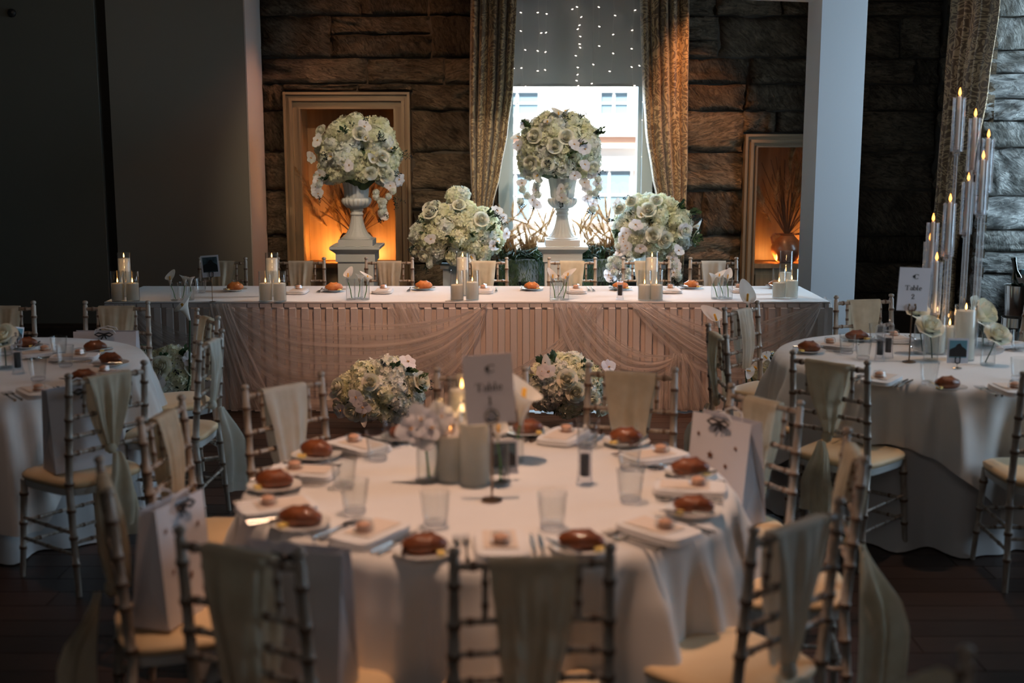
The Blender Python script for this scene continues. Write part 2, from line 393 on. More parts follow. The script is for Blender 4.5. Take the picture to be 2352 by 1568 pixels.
struct(MB().box(-6.2, -6.1, -3.2, 11, 0, 4).build('wall_left', 'grey_wall2'))
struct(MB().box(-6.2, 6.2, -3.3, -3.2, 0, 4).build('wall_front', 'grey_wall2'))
# grey partition walls on the left
d1 = PY(240, 0, YG); d0 = PY(195, 0, YG)
xb = d1.x; xa = d0.x
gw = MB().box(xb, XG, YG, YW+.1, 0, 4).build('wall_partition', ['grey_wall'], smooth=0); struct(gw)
MB().box(XG+.002, XG+.014, YG, YW, 0, 4).build('reveal_lining', 'reveal', gw, 0)
struct(MB().box(xa, xb, YG+.06, YG+.3, 0, 4).build('trim_1', 'black_post', smooth=0))
struct(MB().box(xa, xa+.07, YG-.0, YG+.06, 0, 4).build('trim_2', 'grey_wall2', smooth=0))
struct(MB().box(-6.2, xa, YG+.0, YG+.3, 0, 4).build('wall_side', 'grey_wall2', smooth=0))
bb = MB(); bb.box(-6.2, xa, YG-.025, YG, 0, .17); bb.box(-6.2, xa, YG-.035, YG, .17, .185); bb.box(-6.2, xa, YG-.018, YG, .185, .215)
struct(bb.build('baseboard_left', 'dark_wood', smooth=0))
q = PY(28, 30, YG); t = MB(); t.T = Matrix.Translation(q) @ Matrix.Rotation(PI/2, 4, 'X')
t.lathe([(.035, 0), (.035, .02), (.022, .03), (0, .032)], 16); tag(t.build('wall_sensor', 'black'), 'small round dark sensor high on the far left grey wall', 'sensor')

# openings in the back wall
NL = dict(x0=PY(655,300,YW).x, x1=PY(943,300,YW).x, zt=PY(800,212,YW).z)
NR = dict(x0=PY(1706,450,YW).x, x1=PY(1706,450,YW).x+1.02, zt=PY(1775,308,YW).z)
WX0, WX1, WZ0, WZ1 = PY(1145,300,YW).x, PY(1500,300,YW).x, .62, 3.55
bw = MB(); yb0, yb1 = YW+.05, YW+.12
zs = 4.0
def wallbox(m, x0, x1, z0, z1): m.box(x0, x1, yb0, yb1, z0, z1)
IN = .12
L0, L1, LZ = NL['x0']+IN, NL['x1']-IN, NL['zt']-IN
Q0, Q1, QZ = NR['x0']+.10, NR['x1']-.10, NR['zt']-.10
wallbox(bw, XG-.1, L0, 0, zs); wallbox(bw, L0, L1, LZ, zs); wallbox(bw, L1, WX0, 0, zs)
wallbox(bw, WX0, WX1, 0, WZ0); wallbox(bw, WX0, WX1, WZ1, zs); wallbox(bw, WX1, Q0, 0, zs)
wallbox(bw, Q0, Q1, QZ, zs); wallbox(bw, Q1, XC+.2, 0, zs)
bwo = struct(bw.build('wall_back', 'mortar', smooth=0))
# stones
def stone_mesh(seed, mat='stone'):
    m = MB(); nu, nv = 16, 12
    def fn(u, v):
        e = min(u, 1-u, v, 1-v)
        k = noise.noise(Vector((u*3.1, v*2.3, seed*7.7)))*.05+noise.noise(Vector((u*9, v*7, seed*3.1)))*.028
        jx = noise.noise(Vector((u*4, v*4, seed+9)))*.035; jz = noise.noise(Vector((u*4, v*4, seed+19)))*.06
        y = -.055+k if e > .001 else .02
        uu = u; vv = v
        if .001 < e < .10: y += .020; uu = .5+(u-.5)*1.10; vv = .5+(v-.5)*1.12
        return (uu+jx, y, vv+jz)
    m.grid(fn, nu, nv); return m.mesh('stone', mat, 60)
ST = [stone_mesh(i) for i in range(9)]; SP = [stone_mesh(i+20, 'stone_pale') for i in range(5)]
def lay(parent, x0, x1, z0, z1, mat=None, wmin=.4, wmax=1.0):
    x = x0
    while x < x1-.02:
        w = R.uniform(wmin, wmax)
        if x1-(x+w) < .2: w = x1-x
        h = z1-z0
        if h > .28 and R.random() < .22: parts = [(z0, z0+h*R.uniform(.4, .6))]; parts.append((parts[0][1], z1))
        else: parts = [(z0, z1)]
        for a, b in parts:
            o = ob('stone', R.choice(ST), parent, (x+.003, YW+.045+R.uniform(-.012, .014), a+.003)); o.scale = (w-.006, 1, b-a-.006)
            if R.random() < .5: o.location.x += o.scale.x; o.scale.x *= -1
            if mat: mat(o)
        x += w
rows = [0]
while rows[-1] < 3.35: rows.append(rows[-1]+R.uniform(.22, .44))
for a, b in zip(rows, rows[1:]):
    seg = [[XG, XC]]
    def cut(c0, c1):
        global seg
        s2 = []
        for p, q in seg:
            if c1 <= p or c0 >= q: s2.append([p, q]); continue
            if p < c0-.05: s2.append([p, c0])
            if q > c1+.05: s2.append([c1, q])
        seg = s2
    if a < NL['zt']: cut(NL['x0'], NL['x1'])
    if a < NR['zt']: cut(NR['x0'], NR['x1'])
    if b > WZ0: cut(WX0-.02, WX1+.02)
    for p, q in seg:
        z0, z1 = a, b
        lay(bwo, p, q, z0, z1)
for nn in (NL, NR):   # thin levelling stones over the frames
    b = min(q for q in rows if q > nn['zt']); lay(bwo, nn['x0']-.02, nn['x1']+.02, nn['zt']+.015, b, None, .3, .7)
bb = MB(); bb.box(2.7, XC, YW-.06, YW, 0, .19); bb.box(2.7, XC, YW-.075, YW, .19, .21); bb.box(2.7, XC, YW-.045, YW, .21, .235)
struct(bb.build('baseboard_back', 'dark_wood', smooth=0))

# right wall with two deep window embrasures
wr = MB()
def rwall(y0, y1, z0, z1, x0=XC+.05, x1=XC+.9): wr.box(x0, x1, y0, y1, z0, z1)
rwall(10.21, YW+.1, 0, 4); rwall(8.1, 10.15, 0, .74, XC+.42); rwall(8.1, 10.15, 3.5, 4); rwall(5.9, 8.1, 0, 4); rwall(4.1, 5.9, 0, .74); rwall(4.1, 5.9, 3.5, 4); rwall(-3.2, 4.1, 0, 4)
wro = struct(wr.build('wall_right', 'mortar', smooth=0))
def place_right(o):
    # lay() worked in back-wall space: turn it on to the side wall plane X = XC
    x, y, z = o.location; o.location = (XC+.045, YW-(x), z); o.rotation_euler.z = -PI/2
for a, b in zip(rows, rows[1:]):
    lay(wro, 0, YW-10.15, a, b, place_right, .3, .7)
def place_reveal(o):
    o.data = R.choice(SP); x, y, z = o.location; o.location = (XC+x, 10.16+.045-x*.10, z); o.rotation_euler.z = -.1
zz = 0
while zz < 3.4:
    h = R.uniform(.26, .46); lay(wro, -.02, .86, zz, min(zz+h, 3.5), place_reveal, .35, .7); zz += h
sl = MB().box(XC+.36, XC+.86, 8.1, 10.12, .70, .75).build('trim_3', 'teal', smooth=0); struct(sl)
wb = MB().box(XC+.37, XC+.41, 8.1, 10.12, .02, .70).build('trim_4', 'teal', smooth=0); struct(wb)
wn = MB()
for yy in (8.12, 9.1, 10.06): wn.box(XC+.78, XC+.84, yy, yy+.07, .75, 3.5)
for z_ in (.75, 2.1, 3.43): wn.box(XC+.78, XC+.84, 8.12, 10.13, z_, z_+.07)
wso = struct(wn.build('window_2', 'window_white', smooth=0)); MB().box(XC+.80, XC+.806, 8.12, 10.1, .8, 3.45).build('pane', 'pane', wso, 0)
wn = MB()
for yy in (4.12, 5.0, 5.8): wn.box(XC+.78, XC+.84, yy, yy+.07, .75, 3.5)
for z_ in (.75, 2.1, 3.43): wn.box(XC+.78, XC+.84, 4.12, 5.87, z_, z_+.07)
wso = struct(wn.build('window_3', 'window_white', smooth=0)); MB().box(XC+.80, XC+.806, 4.12, 5.8, .8, 3.45).build('pane', 'pane', wso, 0)

# pillar and beam
pa = PY(1877, 300, 9.8).x
pw = MB().box(pa, pa+.355, 9.8, 10.26, 0, 4).build('pillar', 'white_wall', smooth=0); struct(pw)
zb = PY(1857, 6, 10.2).z
bm = MB(); bm.T = Matrix.Translation((pa+.2, 10.03, 0)) @ Matrix.Rotation(.30, 4, 'Z')
bm.box(-3.2, .0, -.2, .2, zb, 4.0); struct(bm.build('beam', 'white_wall', smooth=0))

# centre window
wn = MB(); yf = YW+.16
fx0, fx1 = WX0, WX1
wn.box(fx0, fx0+.10, YW-.02, yf+.1, WZ0, WZ1); wn.box(fx1-.10, fx1, YW-.02, yf+.1, WZ0, WZ1)
wn.box(fx0+.10, fx0+.135, YW+.06, yf+.06, WZ0, WZ1); wn.box(fx1-.135, fx1-.10, YW+.06, yf+.06, WZ0, WZ1)
wn.box(fx0, fx1, YW-.02, yf+.1, WZ1-.08, WZ1); wn.box(fx0, fx1, YW+.06, yf+.06, WZ0, WZ0+.07)
wo = struct(wn.build('window_1', 'window_white', smooth=0))
MB().box(fx0+.05, fx1-.05, YW-.16, YW+.2, WZ0-.04, WZ0).build('window_sill', 'window_white', wo, 0)
MB().box(fx0+.12, fx1-.12, yf, yf+.006, WZ0+.06, WZ1-.08).build('pane', 'pane', wo, 0)
bz = PY(1320, 199, YW+.05).z
bl = empty('roller_blind', (0, YW+.05, bz), 'grey roller blind pulled halfway down the centre window', 'blind')
MB().box(fx0+.105, fx1-.105, -.002, .002, .012, WZ1-.1-bz).build('blind_fabric', 'blind', bl, 0)
MB().box(fx0+.105, fx1-.105, -.009, .009, 0, .014).build('bottom_bar', 'blind', bl, 0)
# fairy lights
strings = {'left edge': [(268,352),(262,446)], 'leftmost': [(305,65),(305,160),(328,257),(308,350),(328,446)], 'second': [(392,65),(410,170),(392,262),(392,365)], 'third': [(438,72),(435,168),(432,268),(430,360)],
 'fourth': [(570,48),(594,36),(607,130),(611,188),(610,245),(598,347),(592,415)], 'fifth': [(616,88),(598,150),(608,227),(588,287),(597,384),(600,442)],
 'sixth': [(678,332),(670,430)], 'seventh': [(706,37),(709,137),(708,237)], 'eighth': [(790,80),(780,178),(780,275),(762,367)], 'ninth': [(893,53),(878,156),(875,251),(875,345),(890,440)],
 'rightmost': [(932,243),(915,338),(938,432),(935,525),(932,618),(930,805)]}
bulb_me = None
for nm, pts in strings.items():
    W_ = [PY(1060+a/2.24, b/2.24, YW+.0) for a, b in pts]; xm = sum(p.x for p in W_)/len(W_)
    e = empty('fairy_light_string', (xm, YW+.0, 3.4), {'left edge': 'fairy light string half hidden by the left curtain edge'}.get(nm, 'thin fairy light string over the blind, %s of the row from the left' % nm if nm not in ('leftmost', 'rightmost') else 'thin fairy light string hanging by the window, %s of the row' % nm), 'fairy lights', 'fairy light strings in the centre window')
    path = [Vector((0, 0, 0))]+[Vector((p.x-xm)*1.0 for _ in [0]) if False else Vector(((p.x-xm)*.35, 0, p.z-3.4)) for p in W_]
    MB().tube(path, .0016, 5).build('cable', 'wire', e, 0)
    if bulb_me is None: bulb_me = MB().ball((0,0,0), .0095, .0042, .0042, 8, 5).mesh('bulb', 'bulb')
    for p in W_: b = ob('bulb', bulb_me, e, (p.x-xm, -.006, p.z-3.4)); b.rotation_euler.y = R.uniform(-.6, .6)

# building across the street
YB = 24.0
fac = empty('building', (2.0, YB, -3), 'pale sunlit stone building across the street through the window', 'building')
def fbox(m, px0, px1, py0, py1, d0, d1):
    a = PY(px0, py1, YB); b = PY(px1, py0, YB); m.box(a.x-2.0, b.x-2.0, d0, d1, a.z+3, b.z+3)
m = MB(); m.box(-12, 12, .1, .4, 0, 13); m.build('facade', 'facade', fac, 0)
for (x0, x1, y0, y1, bars) in ((1140,1236,212,262,1), (1380,1441,212,262,1), (1150,1218,398,505,1), (1352,1447,392,505,1), (1350,1445,60,160,1), (1140,1236,60,160,1)):
    fr = MB(); fbox(fr, x0-5, x1+5, y0-6, y0, -.06, .1); fbox(fr, x0-5, x0, y0, y1, -.06, .1); fbox(fr, x1, x1+5, y0, y1, -.06, .1); fbox(fr, x0-9, x1+9, y1, y1+5, -.12, .1)
    fbox(fr, (x0+x1)//2-3, (x0+x1)//2+3, y0, y1, -.0, .06); fbox(fr, x0, x1, (y0+y1)//2-2, (y0+y1)//2+2, -.0, .06)
    wf = fr.build('window', 'facade_frame', fac, 0)
    pn = MB(); fbox(pn, x0, x1, y0, y1, .06, .10); pn.build('pane', 'facade_pane', wf, 0)
for x0, x1 in ((1140, 1240), (1378, 1445)):
    rl = MB(); fbox(rl, x0, x1, 266, 269, -.35, -.3); fbox(rl, x0, x1, 288, 291, -.35, -.3)
    for k in range(12): xx = x0+(x1-x0)*k/11; fbox(rl, xx, xx+1.5, 266, 291, -.34, -.31)
    for k in range(5):
        a = PY(x0+(x1-x0)*(k+.1)/5, 289, YB); b = PY(x0+(x1-x0)*(k+.9)/5, 268, YB)
        rl.tube([(a.x-2, -.33, a.z+3), (b.x-2, -.33, b.z+3)], .02, 4); rl.tube([(a.x-2, -.33, b.z+3), (b.x-2, -.33, a.z+3)], .02, 4)
    rl.build('balcony_railing', 'facade_frame', fac, 0)
m = MB(); fbox(m, 700, 2100, 314, 332, -.05, .12); m.build('string_course', 'facade_stone', fac, 0)
m = MB(); fbox(m, 700, 2100, 308, 313, -.22, .12); fbox(m, 700, 2100, 333, 339, -.14, .12); fbox(m, 700, 2100, 386, 390, -.08, .12); m.build('cornice', 'facade', fac, 0)
st = MB().box(-30, 30, 12.8, YB, -3.2, -3.0).build('street', 'facade_stone', smooth=0); tag(st, 'sunlit street surface below the centre window, in front of pale building', 'street', kind='structure')

# ------------------------------------------------------------------ niches
def niche(nn, inx, label, jar_px, big):
    fr = empty('niche_frame', (0, YW, 0), label, 'alcove frame')
    x0, x1, zt = nn['x0'], nn['x1'], nn['zt']
    prof = [(.0, .022, -.075), (.022, .05, -.045), (.05, .078, -.062), (.078, inx-.012, -.03), (inx-.012, inx+.004, -.042)]
    for nm, k in (('left', 0), ('right', 1)):
        m = MB()
        for a, b, d in prof:
            if k == 0: m.box(x0+a, x0+b, d, .05, 0, zt-b)
            else: m.box(x1-b, x1-a, d, .05, 0, zt-b)
        m.build('jamb', 'frame', fr, 0)
    m = MB()
    for a, b, d in prof: m.box(x0+a, x1-a, d, .05, zt-b, zt-a)
    m.build('head_rail', 'frame_flat', fr, 0)
    a0, a1, az = x0+inx, x1-inx, zt-inx; D = .36; zsf = PY(800, 606, YW-.02).z
    m = MB(); m.box(a0-.03, a1+.03, D, D+.03, zsf-.05, az+.03); m.build('back_panel', 'panel', fr, 0)
    m = MB(); m.box(a0-.03, a0, .05, D, zsf-.05, az); m.build('side_panel', 'panel', fr, 0)
    m = MB(); m.box(a1, a1+.03, .05, D, zsf-.05, az); m.build('side_panel', 'panel', fr, 0)
    m = MB(); m.box(a0-.03, a1+.03, .05, D+.03, az, az+.03); m.build('top_panel', 'panel', fr, 0)
    m = MB(); m.box(a0-.01, a1+.01, -.02, D, zsf-.04, zsf); m.build('shelf', 'panel', fr, 0)
    m = MB(); m.box(a0-.01, a1+.01, .03, .08, 0, zsf-.04); m.box(a0+.03, a1-.03, .02, .03, .25, zsf-.10); m.build('lower_panel', 'frame', fr, 0)
    l = area('niche_light', ((a0+a1)/2, YW+.09, zsf+.02), (0, .8, 1), (a1-a0)*.6, .06, 26 if big else 12, AMBER)
    return (a0+a1)/2, zsf
nlx, nlz = niche(NL, .145, 'tall bronze-coloured alcove frame glowing amber behind the left urn', None, True)
nrx, nrz = niche(NR, .115, 'pale bronze alcove frame half hidden by the white pillar', None, False)

def blade_clump(m, c, n, h, spread, seed, w=.004, mi=0, droop=.3):
    r = random.Random(seed)
    for k in range(n):
        a = r.uniform(0, 2*PI); s = r.uniform(0, 1)*spread; hh = h*r.uniform(.6, 1); px = Vector((math.cos(a)*s, math.sin(a)*s, 0))
        b = Vector(c)+px*.15; t = Vector((math.cos(a+PI/2), math.sin(a+PI/2), 0))*w
        mid = Vector(c)+px*.55+Vector((0,0,hh*.65)); tip = Vector(c)+px*(1.0+droop)+Vector((0,0,hh*(1-droop*.5)))
        m.add([b-t, b+t, mid+t*.8, mid-t*.8, tip], [(0,1,2,3), (3,2,4)], mi)
def plume_mesh(seed, L=.34, n=270, thick=.05):
    r = random.Random(seed); m = MB()
    def ax(t): return Vector((.18*L*t*t, 0, L*t))
    for k in range(n):
        t = r.uniform(.0, 1); a = r.uniform(0, 2*PI); base = ax(t); w = thick*math.sin(PI*min(1, t*.9+.12))**.7
        tip = base+Vector((math.cos(a)*w, math.sin(a)*w, .05+.03*r.random())); sd = Vector((-math.sin(a), math.cos(a), 0))*.0026
        m.add([base-sd, base+sd, tip], [(0,1,2)])
    return m.mesh('plume', 'pampas', 0)
PLUMES = [plume_mesh(i) for i in range(4)]
def plumes(parent, c, n, h0, h1, spread, seed, tilt=.5, sy=.5, stem='twig'):
    r = random.Random(seed)
    for k in range(n):
        a = r.uniform(-1, 1); h = r.uniform(h0, h1); top = Vector((a*spread, r.uniform(-1, 1)*spread*sy, h)); 
        MB().tube([c, Vector(c)+top*.5+Vector((0,0,h*.06)), Vector(c)+top], .003, 4).build('stalk', stem, parent, 0)
        o = ob('plume', PLUMES[k % 4], parent, Vector(c)+top-Vector((0,0,.08))); o.rotation_euler = (r.uniform(-.3, .3), a*tilt+r.uniform(-.2, .2), r.uniform(0, 1)); 
def jar_mesh():
    m = MB(); m.lathe([(.06, 0), (.10, .02), (.14, .09), (.145, .14), (.12, .20), (.08, .24), (.065, .255), (.08, .275), (.07, .275), (.055, .255)], 24)
    for s in (-1, 1): m.tube([(s*.075, 0, .262), (s*.12, 0, .27), (s*.145, 0, .235), (s*.132, 0, .18)], .011, 8)
    return m
jl = empty('vase', (nlx+.04, YW+.14, nlz), 'dark handled vase of lit dried pampas in the amber alcove', 'vase', rz=.2)
jm = jar_mesh(); jm.build('jar', 'jar_dark', jl)
plumes(jl, (0, 0, .25), 13, .22, .5, .34, 5, .9, .1)
m = MB()
rr = random.Random(3)
for k in range(26):
    a = rr.uniform(-1, 1); tip = Vector((a*.34, rr.uniform(-.04, .08), rr.uniform(.35, .75))); m.tube([(0,0,.24), tip*.5+Vector((rr.uniform(-.03,.03),0,.12)), tip], .003, 4)
m.build('twigs', 'twig', jl, 0)['kind'] = 'stuff'
for k, (a, c_, ti, sc_) in enumerate(((752, 520, -.75, 1.2), (768, 505, -.5, 1.15), (790, 500, -.25, 1.0), (735, 500, -.95, 1.1), (880, 520, .6, 1.0), (785, 540, -.4, 1.1))):
    p = PY(a, c_, YW+.12); v_ = p-Vector(jl.location); v_.rotate(Euler((0, 0, -.2))); o = ob('plume', PLUMES[k % 4], jl, v_); o.rotation_euler = (.1, ti, k); o.scale = (sc_,)*3
jr = empty('vase', (PY(1806, 560, YW+.14).x, YW+.12, nrz), 'round glossy terracotta vase of dried grasses in the right alcove', 'vase')
jar_mesh().build('jar', 'terracotta', jr)
plumes(jr, (0, 0, .25), 16, .2, .75, .26, 9, .7, .1)
m = MB()
for k in range(34):
    a = rr.uniform(-1, 1); tip = Vector((a*.25, rr.uniform(-.04, .08), rr.uniform(.4, 1.0))); m.tube([(0,0,.24), tip*.5+Vector((rr.uniform(-.03,.03),0,.12)), tip], .003, 4)
m.build('twigs', 'twig', jr, 0)['kind'] = 'stuff'

# ------------------------------------------------------------------ curtains
def curtain(rows_, name, label, plane, nf=5, amp=.065, side=False, phase=0):
    rows_ = sorted(rows_, key=lambda r: r[0])
    def lr(py):
        for (a, l0, r0), (b, l1, r1) in zip(rows_, rows_[1:]):
            if a <= py <= b: k = (py-a)/(b-a); k = k*k*(3-2*k)*.5+k*.5; return l0+(l1-l0)*k, r0+(r1-r0)*k
        return rows_[-1][1:]
    y0, y1 = rows_[0][0], rows_[-1][0]
    def fn(u, v):
        py = y0+(y1-y0)*v; l, r = lr(py); fo = math.sin(u*2*PI*nf+phase+.5*math.sin(v*3+u*4))+.35*math.sin(u*2*PI*nf*2.3+1.3+v*2)
        k = u+.03*math.sin(u*2*PI*nf*1.0+phase+PI/2)
        px = l+(r-l)*k
        if side: p = PX(px, py, plane); return (p.x-fo*amp, p.y, p.z)
        p = PY(px, py, plane); return (p.x, p.y+fo*amp, p.z)
    m = MB(); m.grid(fn, 90, 44)
    # keep real cloth width in UV so the woven vine pattern follows the folds
    for i in list(m.uv): u, v = m.uv[i]; m.uv[i] = (u*1.15, v*3.2*(y1-y0)/760)
    c = m.build(name, 'damask', smooth=180)
    sm = c.modifiers.new('thick', 'SOLIDIFY'); sm.thickness = .006
    return tag(c, label, 'curtain')
curtain([(-110,1078,1187),(0,1078,1183),(200,1076,1175),(300,1076,1163),(400,1080,1146),(470,1085,1130),(540,1086,1118),(640,1080,1125),(850,1078,1130)], 'curtain', 'gold damask curtain left of the centre window, swept back', YW-.22, 5, phase=.4)
curtain([(-110,1473,1586),(0,1475,1585),(200,1480,1582),(300,1486,1581),(400,1500,1580),(450,1510,1577),(540,1525,1573),(650,1520,1568),(850,1515,1570)], 'curtain', 'gold damask curtain right of the centre window, swept back', YW-.22, 5, phase=2.2)
curtain([(-110,2196,2296),(0,2190,2285),(200,2176,2258),(400,2160,2222),(600,2146,2186),(760,2140,2180)], 'curtain', 'long gold damask curtain on the right-hand stone wall, behind tall candles', XC-.10, 5, .04, True)

# ------------------------------------------------------------------ flowers
def hyd_mesh(seed, r=.075, n=105, mat='hydrangea'):
    q = random.Random(seed); m = MB(); g = PI*(3-5**.5)
    for k in range(n):
        z = 1-2*(k+.5)/n
        if z < -.55: continue
        a = g*k; s = math.sqrt(1-z*z); d = Vector((s*math.cos(a), s*math.sin(a), z))
        d = (d+Vector((q.uniform(-.12,.12), q.uniform(-.12,.12), q.uniform(-.12,.12)))).normalized()
        c = d*r*q.uniform(.88, 1.08); nrm = (d+Vector((q.uniform(-.5,.5), q.uniform(-.5,.5), q.uniform(-.5,.5)))).normalized()
        x = nrm.orthogonal().normalized(); y = nrm.cross(x); a0 = q.uniform(0, PI)
        for j in range(4):
            aa = a0+j*PI/2; dx = x*math.cos(aa)+y*math.sin(aa); dy = -x*math.sin(aa)+y*math.cos(aa); L = q.uniform(.017, .023)
            m.add([c, c+dx*L*.62+dy*L*.5+nrm*.004, c+dx*L*1.1+nrm*q.uniform(-.002, .007), c+dx*L*.62-dy*L*.5+nrm*.004], [(0,1,2), (0,2,3)])
    m.ball((0,0,-.005), r*.8, r*.8, r*.8, 8, 6)
    return m.mesh('hydrangea_head', mat, 0)
def rose_mesh(seed, r=.05):
    q = random.Random(seed); m = MB()
    k = 0
    for ring, (rad, hgt, cnt, op) in enumerate(((.16, .92, 3, .0), (.34, .95, 4, .0), (.55, .92, 5, .08), (.78, .80, 6, .3), (1.0, .58, 7, .75))):
        for j in range(cnt):
            a = 2*PI*(j+ring*.37)/cnt+q.uniform(-.1, .1); hw = 1.25*PI/cnt
            def fn(u, v):
                aa = a+(u-.5)*2*hw*(.55+.45*math.sin(v*PI*.8)); rr_ = r*rad*(.35+.75*math.sin(v*PI*.5)+op*.35*v*v*v); zz_ = r*(-.45+(hgt+.45)*v - op*.35*v*v*v-.25*op*(abs(u-.5)*2)**2*v)
                return (rr_*math.cos(aa), rr_*math.sin(aa), zz_)
            m.grid(fn, 4, 4)
    m.ball((0,0,.18*r), r*.42, r*.42, r*.62, 10, 6)
    return m.mesh('rose', 'rose', 180)
def orchid_mesh(seed, r=.042):
    q = random.Random(seed); m = MB()
    for j in range(5):
        a = j*2*PI/5+.3; big = 1.15 if j in (1, 4) else .9
        def fn(u, v):
            w = math.sin(PI*min(1, v*.92+.04))**.7*r*.62*big; t = v*r*1.15*big; x = (u-.5)*2*w; z = .010*v-.006*abs(u-.5)
            return (t*math.cos(a)-x*math.sin(a), t*math.sin(a)+x*math.cos(a), z)
        m.grid(fn, 4, 4)
    m.ball((0,0,.008), .005, .005, .008, 6, 5, 1); m.ball((.002,-.006,.006), .007, .004, .004, 6, 5, 1)
    return m.mesh('orchid_bloom', ['orchid', 'orchid_eye'], 180)
def calla_mesh(L=.09, r=.030):
    m = MB()
    def fn(u, v):
        a = (u-.5)*2*PI*.98; rr_ = r*(.12+.62*v**1.3); flare = max(0, v-.62)/.38; c_ = .5+.5*math.cos(a)
        rr_ += r*.45*flare*flare; z = L*(v*.72+.42*flare*c_**2-.10*flare*flare*(1-c_)); ex = r*.75*flare**2*c_**3
        return (rr_*math.cos(a)+ex, rr_*math.sin(a)*(1-.25*flare*c_), z)
    m.grid(fn, 20, 10)
    m.tube([(0,0,L*.25), (0,0,L*.78)], .0045, 6, 1)
    return m.mesh('calla_bloom', ['calla', 'spadix'], 180)
HYD = [hyd_mesh(1), hyd_mesh(2), hyd_mesh(3, .066), hyd_mesh(4, .075, 105, 'hydrangea_white'), hyd_mesh(5, .068, 95, 'hydrangea_white')]
ROSE = [rose_mesh(1), rose_mesh(2, .043)]; ORC = [orchid_mesh(1), orchid_mesh(2, .036)]; CAL = calla_mesh()
def orient(o, d, spin=0): o.rotation_euler = (Vector(d).to_track_quat('Z', 'Y') @ Euler((0, 0, spin)).to_quaternion()).to_euler()
def sprig(parent, p, d, seed, berries=True, L=.14, name='berry_sprig'):
    q = random.Random(seed); m = MB(); p = Vector(p); d = Vector(d).normalized()
    for k in range(5):
        dd = (d+Vector((q.uniform(-.5,.5), q.uniform(-.5,.5), q.uniform(-.5,.5)))).normalized(); t = p+dd*L*q.uniform(.6, 1.1)
        m.tube([p, p+dd*L*.5, t], .0016, 4, 0)
        for j in range(5):
            c = p+(t-p)*q.uniform(.4, 1.05)+Vector((q.uniform(-.012,.012), q.uniform(-.012,.012), q.uniform(-.012,.012)))
            if berries: m.ico(c, .0055, 1)
            else:
                x = dd.orthogonal().normalized()*.012; m.add([c-x, c+dd*.018-x*.1, c+x, c-dd*.018], [(0,1,2,3)], 1)
    m.build(name, ['stem_dark', 'berry' if berries else 'leaf'], parent, 0)
def bouquet(root, c, rad, nh, nr, no, nc, seed, front=True, zmin=-.75, hs=1.0):
    q = random.Random(seed); c = Vector(c); rx, ry, rz = rad
    core = MB(); core.ball(c, rx*.72, ry*.72, rz*.72, 14, 9, 0, .2)
    for k in range(160):
        a = q.uniform(0, 2*PI); z = q.uniform(zmin, .9); s = math.sqrt(1-z*z); d = Vector((s*math.cos(a), s*math.sin(a), z)); pp = c+Vector((d.x*rx, d.y*ry, d.z*rz))*.92
        x = d.orthogonal().normalized()*.013; core.add([pp-d*.04, pp+x, pp+d*.03, pp-x], [(0,1,2,3)])
    core.build('foliage', 'leaf', root, 0)['kind'] = 'stuff'
    n = int(nh*1.5); g = PI*(3-5**.5); placed = 0; pts = []
    for k in range(n):
        z = 1-2*(k+.5)/n
        if z < zmin: continue
        a = g*k+q.uniform(-.25,.25); s = math.sqrt(1-z*z); d = Vector((s*math.cos(a), s*math.sin(a), z)); pts.append(d)
    q.shuffle(pts); kinds = ['r']*nr+['o']*no+['c']*nc
    fr = [d for d in pts if d.y < .15]; bk = [d for d in pts if d.y >= .15]
    for i, d in enumerate(fr+bk):
        pos = c+Vector((d.x*rx, d.y*ry, d.z*rz))*q.uniform(.78, .98)
        nd = (Vector((d.x/rx, d.y/ry, d.z/rz))).normalized()
        o = ob('hydrangea_head', q.choice(HYD), root, pos-nd*.03); orient(o, nd, q.uniform(0, 6)); sc_ = hs*q.uniform(.82, 1.12); o.scale = (sc_,)*3
    for i, kd in enumerate(kinds):
        z = q.uniform(max(zmin, -.6), .85); a = q.uniform(-PI*.98, -PI*.02); s = math.sqrt(1-z*z); d = Vector((s*math.cos(a), s*math.sin(a), z))
        nd = (Vector((d.x/rx, d.y/ry, d.z/rz))).normalized(); pos = c+Vector((d.x*rx, d.y*ry, d.z*rz))
        if kd == 'r': o = ob('rose', q.choice(ROSE), root, pos+nd*.035); orient(o, (nd+Vector((0,-.4,.1))).normalized(), q.uniform(0, 6))
        elif kd == 'o': o = ob('orchid_bloom', q.choice(ORC), root, pos+nd*.055); orient(o, (nd+Vector((0,-.7,0))).normalized(), q.uniform(0, 6)); o.scale = (1.15,)*3
        else: o = ob('calla_bloom', CAL, root, pos-nd*.01); orient(o, (nd+Vector((q.uniform(-.3,.3),0,.2))).normalized(), q.uniform(0, 6))
    return q
def trail(root, p, length, seed, mat='orchid', n=7):
    """a hanging spray: orchids / florets with a few berries"""
    q = random.Random(seed); p = Vector(p); d = Vector((q.uniform(-.25, .25), -.15, -1))
    MB().tube([p, p+d*length*.5+Vector((q.uniform(-.03,.03),0,0)), p+d*length], .002, 4).build('trailing_stem', 'stem_dark', root, 0)
    for k in range(n):
        pos = p+d*length*(k+.6)/n+Vector((q.uniform(-.035,.035), q.uniform(-.03,.0), 0))
        if q.random() < .5: o = ob('orchid_bloom', q.choice(ORC), root, pos); orient(o, Vector((q.uniform(-.5,.5), -1, q.uniform(-.2,.4))).normalized(), q.uniform(0,6))
        else: o = ob('hydrangea_head', HYD[3+q.randrange(2)], root, pos); o.scale = (.38,)*3; orient(o, (q.uniform(-.5,.5), -1, 0))
    sprig(root, p+d*length*.9, (0, -.1, -1), seed, True, .07)

